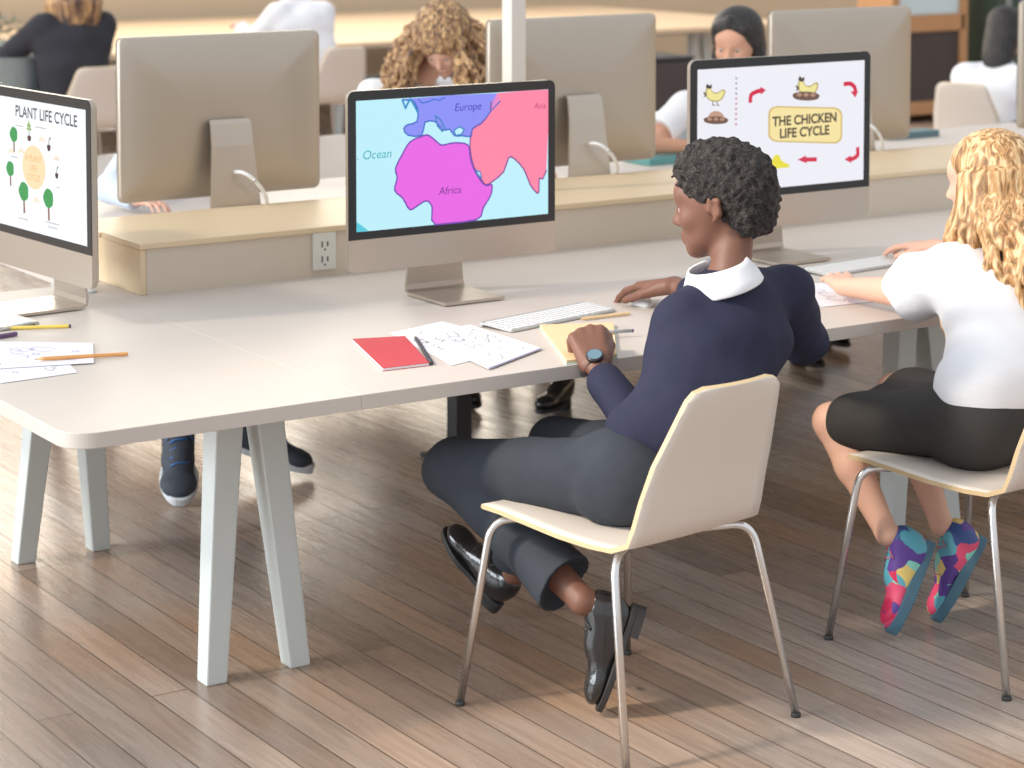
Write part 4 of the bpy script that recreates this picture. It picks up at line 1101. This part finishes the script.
nk = hc+R@V(0,-.028,-.06)*hs
collar(boy, V(3.272,4.098,.943), V(3.272,4.098,.943)+V(-.26,.10,1), .074, .067, M['white_cloth'], hgt=.040)
# watch on the left wrist
wv = V(*J['wrL']); wa = nrm(V(*J['wrL'])-V(*J['elL'])); hn = nrm(V(*J['hnL'])-wa*(V(*J['hnL'])@wa)); sx = np.cross(wa, hn); wc = wv+wa*.004
b = MB(); n = 32; vs = []
for (hh, rr) in ((-.011,.0285),(-.011,.0305),(.011,.0305),(.011,.0285)):
    for k in range(n):
        a = 2*PI*k/n; vs.append(Vector(wc+wa*hh+hn*math.cos(a)*rr*.9+sx*math.sin(a)*rr*1.02))
b.add(vs, [((i%4)*n+k, (i%4)*n+(k+1)%n, ((i+1)%4)*n+(k+1)%n, ((i+1)%4)*n+k) for i in range(4) for k in range(n)], 0, True)
wt = b.build('wristwatch', M['watch_case'], boy)
b = MB(); b.lathe([(.020,0),(.021,.003),(.021,.008),(.018,.0095)], Vector(wc+hn*.025), 28, axis=Vector(hn)); b.build('watch_case', M['watch_case'], wt)
b = MB(); b.lathe([(.0172,0),(.0172,.0012)], Vector(wc+hn*.0345), 28, axis=Vector(hn)); b.build('watch_dial', M['watch_dial'], wt)
b = MB(); b.tube([Vector(wc-hn*.012-sx*.033-wa*.006), Vector(wc-hn*.02-sx*.030+wa*.006)], .007, 8); b.build('watch_buckle', M['black'], wt)

# blonde girl
rb = [M['sneaker_rainbow'], M['sneaker_rainbow_sole'], M['pink']]
J = dict(yaw=math.radians(22), pitch=math.radians(8), roll=0,
         head=(4.225,4.20,1.10), neck=(4.215,4.14,.94), chest=(4.18,4.09,.79), abd=(4.12,4.02,.65),
         shL=(4.06,4.15,.875), elL=(4.10,4.385,.792), wrL=(4.10,4.60,.772), hfL=(.45,.85,.10), hnL=(-.1,-.0,1), hsL=(1,0,0),
         shR=(4.37,4.17,.875), elR=(4.56,4.43,.79), wrR=(4.72,4.90,.785), hfR=(-.15,1,-.05), hnR=(0,0,1), hsR=(-1,0,0),
         hipL=(3.96,3.97,.545), knL=(3.79,4.30,.505), anL=(3.85,4.08,.195), hlL=(3.925,4.07,.225), ftL=(3.805,4.075,.022), upL=(-.8,.4,-.2),
         hipR=(4.07,3.98,.545), knR=(4.05,4.35,.54), anR=(4.07,4.14,.205), hlR=(4.145,4.11,.19), ftR=(4.025,4.12,.035), upR=(-.8,.4,-.2))
girl, j, R = person('person', 'blonde girl in white shirt and dark skirt at the right, her back to the camera', J,
    dict(skin=M['skin_light'], top=M['white_cloth'], top_kind='short', top_name='shirt', bottom=M['dark_skirt'], bottom_kind='skirt', bottom_name='skirt', shoe_kind='sneaker', shoe_mats=rb,
         res=.0048, girth=1.0, inflate=.026, arm=1.25, curlL=[(.1,.25,.2)]*4, curlR=[(.15,.3,.2)]*4, head_scale=1.06, hand_scale=1.05, brow=M['hair_blonde'], shoe_len=.24, wr=.003, shoe_w=1.25))
hc = V(*J['head']); hs = 1.06; g = lambda x,y,z: hc+R@V(x,y,z)*hs
H = [ell(g(0,-.018,.042), V(.088,.104,.082)*hs, R, .02), ell(g(0,-.06,-.02), V(.092,.066,.10)*hs, R, .03)]
rn = random.Random(5)
for k in range(60):          # locks around the back of the head from temple to temple
    a = math.radians(180+(k/59.-.5)*236+rn.uniform(-2,2))
    for lay in range(2):
        rr = .084+.014*lay; p = g(rr*math.sin(a)*-1.0, rr*math.cos(a)*1.08-.02, .03-.01*lay)
        L_ = .375+rn.uniform(-.03,.04); seg = 13; ph = rn.uniform(0,6); am = .011
        if abs(math.sin(a)) > .93 and math.cos(a) > -.1: L_ *= 1.0
        q = p
        for s_ in range(1, seg+1):
            t = s_/seg
            out_ = V(-math.sin(a)*1.0, math.cos(a), 0)*(.018*math.sin(PI*min(1,t*1.1)))
            zz = -L_*t
            w_ = V(math.cos(ph+t*13)*am, math.sin(ph+t*12)*am, 0)*min(1,t*2.5)
            q2 = p+(R@V(out_[0],out_[1],0))*hs+w_+V(0,0,zz)-V(0,(.014*t+.135*min(1,max(0,(t-.15)/.42)))*min(1,max(0,.45-math.cos(a)*1.2)),0)+V(-math.sin(a)*.035*min(1,max(0,(t-.2)/.4)),0,0)+V(-math.sin(a)*.03*max(0,t-.4),0,0)
            H.append(cap(q, .0115-.005*(t-1/seg), q2, .0115-.005*t, .006)); q = q2
H += [sub(ell(g(0,.088,-.035), V(.066,.06,.10)*hs, R, .01))]
sdf_obj('hair', H, M['hair_blonde'], girl, .0045, 1, None)
collar(girl, V(4.215,4.145,.945), hc+R@V(0,-.028,-.06)*hs, .058, .058, M['white_cloth'], hgt=.03)

# children facing the camera across the tables (seated, facing -Y)
def facing(x, y, z, hx, hy, hz, yaw, pitch, handL, handR, kn_y=7.2, foot=None, z0=.53):
    """person sits at (x,y), looks towards -Y; L/R are the person's own sides so L is at +x"""
    d = dict(yaw=yaw, pitch=pitch, head=(hx,hy,hz), neck=(x+(hx-x)*.8, y-.06+(hy-y)*.3, hz-.165), chest=(x+(hx-x)*.5,y-.04,hz-.32), abd=(x,y-.0,hz-.47+.02),
             shL=(x+(hx-x)*.6+.155,y-.07,hz-.225), shR=(x+(hx-x)*.6-.155,y-.07,hz-.225),
             elL=(x+.22,y-.2,TZ+.05), elR=(x-.24,y-.2,TZ+.05), wrL=handL, wrR=handR, hfL=(-.3,-1,0), hfR=(.3,-1,0), hnL=(0,0,1), hnR=(0,0,1), hsL=(-1,0,0), hsR=(1,0,0),
             hipL=(x+.08,y,z0), hipR=(x-.08,y,z0), knL=(x+.10,y-.42,z0), knR=(x-.10,y-.42,z0))
    fl, fr = foot
    for s, f_ in (('L',fl),('R',fr)):
        d['hl'+s] = (f_[0], f_[1], .02); d['ft'+s] = f_[2]; d['up'+s] = (0,0,1)
        d['an'+s] = (f_[0]+(f_[2][0]-f_[0])*.18, f_[1]+(f_[2][1]-f_[1])*.18, .11)
    return d
snk = [M['sneaker_dark'], M['sneaker_sole'], M['sneaker_blue']]
# child behind the left computer back, blue sneakers
J = facing(3.55,7.75,0, 3.60,7.62,1.12, PI, .3, (3.62,7.38,TZ+.045), (3.20,7.22,TZ+.045), foot=((3.13,6.36,(3.31,6.23,.03)), (2.93,6.36,(2.86,6.17,.03))))
J['hlL'] = (3.13,6.36,.10); J['hlR'] = (2.93,6.34,.15); J['upR'] = (-.2,-.6,.8); J['elR'] = (3.16,7.35,.80)
c1, j, R = person('person', 'child in pale blue shirt and blue sneakers mostly hidden behind the left computer back', J,
    dict(skin=M['skin_light'], top=mk('pale_blue_cotton', rgb(206,218,234), .8), top_kind='long', bottom=M['denim'], bottom_kind='trousers', shoe_kind='sneaker', shoe_mats=snk, res=.008, head_scale=1., shoe_len=.26, shoe_w=1.4, hem=.02))
hc = V(*J['head']); g = lambda x,y,z: hc+R@V(x,y,z)
sdf_obj('hair', [ell(g(0,-.02,.045), V(.086,.1,.08), R, .02), ell(g(0,-.05,-.01), V(.08,.06,.08), R, .03), sub(ell(g(0,.09,-.04), V(.08,.06,.09), R, .01))], M['hair_brown'], c1, .007, 1, curls(.002,90))
# curly-haired child
J = facing(4.60,7.78,0, 4.55,7.40,1.25, PI-.9, .75, (4.86,7.2,TZ+.045), (4.30,7.2,TZ+.045), foot=((4.56,6.58,(4.34,6.44,.03)), (4.30,6.86,(4.20,6.64,.03))))
c2, j, R = person('person', 'child with big curly light brown hair bent over the table behind the map screen', J,
    dict(skin=M['skin_light'], top=M['white_cloth'], top_kind='short', bottom=M['grey_cloth'], bottom_kind='trousers', shoe_kind='oxford', shoe_mats=ox, res=.008, head_scale=1., shoe_len=.25, hem=.1))
hc = V(*J['head']); g = lambda x,y,z: hc+R@V(x,y,z)
H = [ell(g(0,-.02,.05), V(.112,.125,.11), R, .02)]
rn = random.Random(12)
for k in range(64):
    a = math.radians(180+(k/63.-.5)*290); rr = .11
    p = g(-rr*math.sin(a), rr*math.cos(a)-.02, rn.uniform(-.01,.07)); q = p; ph = rn.uniform(0,6); L_ = rn.uniform(.22,.34)
    dr = R@V(-math.sin(a), math.cos(a), 0)
    for s_ in range(1, 9):
        t = s_/8; q2 = p+dr*.12*math.sin(t*PI*.62)+V(math.cos(ph+t*16)*.014, math.sin(ph+t*16)*.014, -L_*t)
        H.append(cap(q, .014, q2, .014-.004*t, .006)); q = q2
H += [sub(ell(g(0,.10,-.05), V(.06,.06,.09), R, .01))]
sdf_obj('hair', H, M['hair_curly'], c2, .0055, 1, curls(.003,110))
# black-haired girl, face visible
J = facing(5.90,7.80,0, 5.88,7.28,1.205, PI-1.0, .2, (6.2,7.45,TZ+.045), (5.83,7.30,TZ+.045), foot=((6.05,6.95,(6.0,6.75,.03)), (5.72,6.72,(5.66,6.50,.03))))
J['shR'] = (5.72,7.42,.93); J['elR'] = (5.50,7.36,.80); J['wrR'] = (5.70,7.30,TZ+.06)
J['shL'] = (6.03,7.45,.95); J['neck'] = (5.88,7.42,1.01); J['chest'] = (5.89,7.55,.86)
c3, j, R = person('person', 'black-haired girl in white shirt whose eyes show above the chicken screen', J,
    dict(skin=M['skin_mid'], top=M['white_cloth'], top_kind='short', bottom=M['dark_skirt'], bottom_kind='trousers', shoe_kind='oxford', shoe_mats=ox, res=.007, head_scale=1.12, arm=1.2, brow=M['hair_straight_black'], shoe_len=.25, hem=.1))
hc = V(*J['head']); hs = 1.12; g = lambda x,y,z: hc+R@V(x,y,z)*hs
H = [ell(g(0,-.022,.046), V(.094,.108,.084)*hs, R, .02), ell(g(0,-.055,-.03), V(.095,.066,.12)*hs, R, .03)]
for sx in (-1,1):
    H += [cap(g(sx*.066,-.01,.03), .022, g(sx*.076,-.02,-.06), .024, .03), cap(g(sx*.076,-.02,-.06), .024, g(sx*.085,-.05,-.2), .018, .03)]
    H += [cap(g(sx*.0,.062,.098), .014, g(sx*.055,.052,.065), .014, .02), cap(g(sx*.055,.052,.065), .014, g(sx*.074,.02,.0), .012, .02)]
H += [sub(ell(g(0,.104,-.028), V(.066,.062,.108)*hs, R, .008))]
sdf_obj('hair', H, M['hair_straight_black'], c3, .005, 1, None)

# people of the far row, seen from behind (facing +Y) : own left at -x
def away(x, y, hx, hy, hz, yaw, pitch, wl, wr, hw=.17):
    d = dict(yaw=yaw, pitch=pitch, head=(hx,hy,hz), neck=(x+(hx-x)*.8, y+.04+(hy-y)*.5, hz-.165), chest=(x+(hx-x)*.5,y+.04,hz-.33), abd=(x,y,hz-.47),
             shL=(x+(hx-x)*.6-hw,y+.05,hz-.235), shR=(x+(hx-x)*.6+hw,y+.05,hz-.235), elL=((x-hw+wl[0])/2-.06,(y+wl[1])/2+.02,max(TZ+.05,hz-.42)), elR=((x+hw+wr[0])/2+.05,(y+wr[1])/2+.02,max(TZ+.05,hz-.42)),
             wrL=wl, wrR=wr, hfL=(.2,1,0), hfR=(-.2,1,0), hnL=(0,0,1), hnR=(0,0,1), hsL=(1,0,0), hsR=(-1,0,0),
             hipL=(x-.08,y,.545), hipR=(x+.08,y,.545), knL=(x-.10,y+.42,.53), knR=(x+.10,y+.42,.53))
    for s, sx in (('L',-1),('R',1)):
        d['hl'+s] = (x+sx*.1,y+.38,.02); d['ft'+s] = (x+sx*.12,y+.62,.02); d['up'+s] = (0,0,1); d['an'+s] = (x+sx*.1,y+.42,.11)
    return d
J = away(5.12,12.45, 5.16,12.55,1.25, .1, .15, (4.82,12.95,TZ+.12), (5.45,13.1,TZ+.1), .19)
c4, j, R = person('person', 'long-haired person in black jumper at the far left, back to the camera', J,
    dict(skin=M['skin_light'], top=M['black_cloth'], top_kind='long', bottom=M['denim'], bottom_kind='trousers', shoe_kind='oxford', shoe_mats=ox, res=.009, girth=1.38, head_scale=1.15, shoe_len=.25))
hc = V(*J['head']); g = lambda x,y,z: hc+R@V(x,y,z)*1.2
H = [ell(g(0,-.02,.045), V(.092,.108,.085), R, .02)]
rn = random.Random(3)
for k in range(26):
    a = math.radians(180+(k/25.-.5)*230); p = g(-.085*math.sin(a), .085*math.cos(a)-.02, .02); ph = rn.uniform(0,6)
    e = p+R@V(-math.sin(a)*.05, math.cos(a)*.04, 0)+V(0,0,-.25-rn.uniform(0,.06)); mdl = (p+e)/2+R@V(-math.sin(a)*.02, math.cos(a)*.03,0)
    H += [cap(p, .022, mdl, .022, .01), cap(mdl, .022, e, .013, .01)]
sdf_obj('hair', H, M['hair_brown'], c4, .007, 1, None)
J = away(6.98,13.05, 6.95,13.25,1.235, -.2, .2, (6.62,13.30,.93), (7.25,13.6,TZ+.06), .17)
c5, j, R = person('person', 'person in white shirt leaning on the far pale wood table, back to the camera', J,
    dict(skin=M['skin_light'], top=M['white_cloth'], top_kind='long', bottom=M['denim'], bottom_kind='trousers', shoe_kind='oxford', shoe_mats=ox, res=.009, girth=1.3, head_scale=1.05, shoe_len=.25))
hc = V(*J['head']); g = lambda x,y,z: hc+R@V(x,y,z)*1.05
sdf_obj('hair', [ell(g(0,-.02,.045), V(.09,.105,.082), R, .02), ell(g(0,-.06,-.03), V(.08,.06,.09), R, .03), sub(ell(g(0,.09,-.04), V(.09,.06,.09), R, .01))], M['hair_curly'], c5, .008, 1, curls(.004,80))
# right-edge girl in white, seated turned to the right
J = away(8.66,8.76, 8.66,9.00,1.04, .05, .45, (8.56,9.12,.72), (8.80,9.10,.72), .15)
c_, s_ = math.cos(math.radians(-68)), math.sin(math.radians(-68))
for q in list(J):
    if q in ('yaw','pitch'): continue
    x_, y_, z_ = J[q]
    if q[:2] in ('hf','hn','hs','up'): J[q] = (x_*c_-y_*s_, x_*s_+y_*c_, z_)
    else: x_ -= 8.66; y_ -= 8.76; J[q] = (8.78+x_*c_-y_*s_, 8.74+x_*s_+y_*c_, z_)
J['yaw'] = math.radians(-64)
c6, j, R = person('person', 'black-haired girl in white shirt at the right edge, turned to the right', J,
    dict(skin=M['skin_mid'], top=M['white_cloth'], top_kind='short', bottom=M['dark_skirt'], bottom_kind='trousers', shoe_kind='oxford', shoe_mats=ox, res=.008, girth=1.2, head_scale=1.1, shoe_len=.25))
hc = V(*J['head']); g = lambda x,y,z: hc+R@V(x,y,z)
H = [ell(g(0,-.02,.045), V(.105,.12,.098), R, .02), ell(g(0,-.06,-.06), V(.095,.075,.15), R, .03), ell(g(0,-.07,-.16), V(.085,.06,.10), R, .03), sub(ell(g(0,.10,-.05), V(.064,.06,.095), R, .008))]
sdf_obj('hair', H, M['hair_straight_black'], c6, .006, 1, None)

# ------------------------------------------------------------------ background furniture and oddments
# wooden cabinet with dark door, far right
t = empty('display_cabinet', (12.34,13.1,0), 0, 'orange-brown wooden cabinet with dark lower door and pale panel above, far right', 'cabinet')
w_ = .36
b = MB()
for x in (-w_,w_): b.box((x-.035,-.2,0),(x+.035,.2,2.0), .004)
b.box((-w_,-.2,.06),(w_,.2,.16),.003); b.box((-w_,-.2,.70),(w_,.2,.83),.003); b.box((-w_,-.2,1.92),(w_,.2,2.0),.003); b.box((-w_,.17,.0),(w_,.2,2.0))
b.build('frame', M['cab_wood'], t)
b = MB(); b.box((-w_+.036,-.17,.161),(w_-.036,-.14,.699),.003); b.build('door', M['cab_dark'], t)
b = MB(); b.box((-w_+.036,-.17,.831),(w_-.036,-.14,1.919),.003); b.build('panel', M['poster'], t)
# bookcase at the far right with books
t = empty('bookcase', (13.75,13.0,0), 0, 'low dark bookcase full of books right of the wooden cabinet', 'bookcase')
b = MB()
for x in (-.75,.75): b.box((x-.02,-.18,0),(x+.02,.18,1.5),.003)
for z in (.05,.42,.78,1.14,1.48): b.box((-.73,-.18,z-.012),(.73,.18,z+.012),.002)
b.box((-.73,.16,0),(.73,.18,1.5)); b.build('frame', M['green_dark'], t)
rn = random.Random(21); bi = 0
proto = {}
cs = [('book_white','white'),('book_blue','slate blue'),('pink','pink'),('book_grey','grey'),('green_dark','dark green')]
for row, z in enumerate((.43,.79)):
    x = 13.75-.71
    while x < 13.75+.68 and bi < 44:
        m_, cn = cs[rn.randint(0,4)]; ww = rn.uniform(.03,.06); hh = rn.uniform(.2,.28)
        e_ = empty('book', (x+ww/2, 12.93, z+.002), 0, '%s book on the %s shelf of the far right bookcase' % (cn, ('lower','upper')[row]), 'book', '%s books on the %s shelf of the far bookcase' % (cn, ('lower','upper')[row]))
        b = MB(); b.box((-ww/2,-.08,0),(ww/2,.08,hh),.003); b.build('cover', M[m_], e_)
        b = MB(); b.box((-ww/2+.004,-.076,hh-.001),(ww/2-.004,.082,hh+.0008)); b.build('pages', M['paper'], e_)
        x += ww+.004; bi += 1
# dark bag hanging at the far table behind the black-haired girl
t = empty('storage_locker', (9.05,12.2,0), 0, 'dark grey cabinet seen between the second computer back and the black-haired girl', 'cabinet')
b = MB(); b.box((-.26,-.22,.05),(.26,.22,.68),.01); b.build('body', M['black'], t)
b = MB(); b.box((-.27,-.23,.68),(.27,.23,.70),.004); b.build('top', M['black'], t)
b = MB()
for x in (-.2,.2):
    for y in (-.17,.17): b.lathe([(.02,0),(.02,.05)], (x,y,0), 12)
b.build('foot', M['rubber'], t)
b = MB(); b.box((-.24,-.232,.08),(.24,-.222,.66),.002); b.build('door', M['cab_dark'], t)
# plant pot and glass at far left
t = empty('potted_plant', (5.42,14.35,TZ), 0, 'small dark-leaved potted plant at the far left beside the person in black', 'plant')
b = MB(); b.lathe([(.05,0),(.065,.09),(.06,.09),(.055,.07)], (0,0,0), 20); b.build('pot', M['book_grey'], t)
b = MB(); rn = random.Random(2)
for k in range(70):
    a = rn.uniform(0,2*PI); rr = rn.uniform(.01,.09); z = rn.uniform(.08,.26); d = Vector((math.cos(a),math.sin(a),rn.uniform(-.3,.7))).normalized(); p = Vector((math.cos(a)*rr,math.sin(a)*rr,z)); s = rn.uniform(.02,.035)
    sd = d.cross(Vector((0,0,1))).normalized()*s*.45; nn_ = d.cross(sd).normalized()*.002
    b.add([p, p+d*s*.8+sd, p+d*s*2, p+d*s*.8-sd, p+d*s*.8+nn_*3], [(0,1,4),(1,2,4),(2,3,4),(3,0,4)])
b.build('foliage', M['green_dark'], t)
t = empty('waste_bin', (4.88,12.72,0), 0, 'grey translucent bin at the far left edge, below the arm of the person in black', 'bin')
b = MB(); b.lathe([(.13,0),(.16,.84),(.15,.84),(.12,.02)], (0,0,0), 28); b.build('vessel', M['glass'], t)

# ------------------------------------------------------------------ light
w = bpy.data.worlds.new('world'); SC.world = w; w.use_nodes = True
bg = w.node_tree.nodes['Background']; bg.inputs[0].default_value = (.93,.96,1.0,1); bg.inputs[1].default_value = .86
def area(name, loc, target, sx, sy, p, c):
    l = bpy.data.lights.new(name, 'AREA'); l.shape = 'RECTANGLE'; l.size = sx; l.size_y = sy; l.energy = p; l.color = c
    o = bpy.data.objects.new(name, l); COL.objects.link(o); o.location = loc
    o.rotation_euler = (Vector(target)-Vector(loc)).to_track_quat('-Z','Y').to_euler(); return o
area('window_light_left', (-6,7,2.6), (4,6,.6), 9, 2.6, 720, (.88,.95,1.0))
area('window_light_rear', (6,16.5,3.6), (5,5,.3), 10, 2.0, 400, (1.0,.90,.74))
sun = bpy.data.lights.new('sun', 'SUN'); sun.energy = 1.0; sun.color = (1.0,.90,.76); sun.angle = math.radians(6)
so = bpy.data.objects.new('sun', sun); COL.objects.link(so)
so.rotation_euler = Vector((1.0,-.22,-.85)).to_track_quat('-Z','Y').to_euler()

sp = bpy.data.lights.new('added_sunbeam_spot', 'SPOT'); sp.energy = 620; sp.color = (1.0,.88,.72); sp.spot_size = math.radians(32); sp.spot_blend = .6; sp.shadow_soft_size = .22  # added spot, no real lamp: imitates the warm sun patch on the right-hand floor
spo = bpy.data.objects.new('added_sunbeam_spot', sp); COL.objects.link(spo); spo.location = (-.7,4.9,3.9)
spo.rotation_euler = (Vector((4.15,3.6,0))-Vector((-.7,4.9,3.9))).to_track_quat('-Z','Y').to_euler()
SC.view_settings.view_transform = 'Standard'; SC.view_settings.look = 'None'
SC.view_settings.exposure = 0.12; SC.view_settings.gamma = 1; SC.view_settings.use_curve_mapping = False
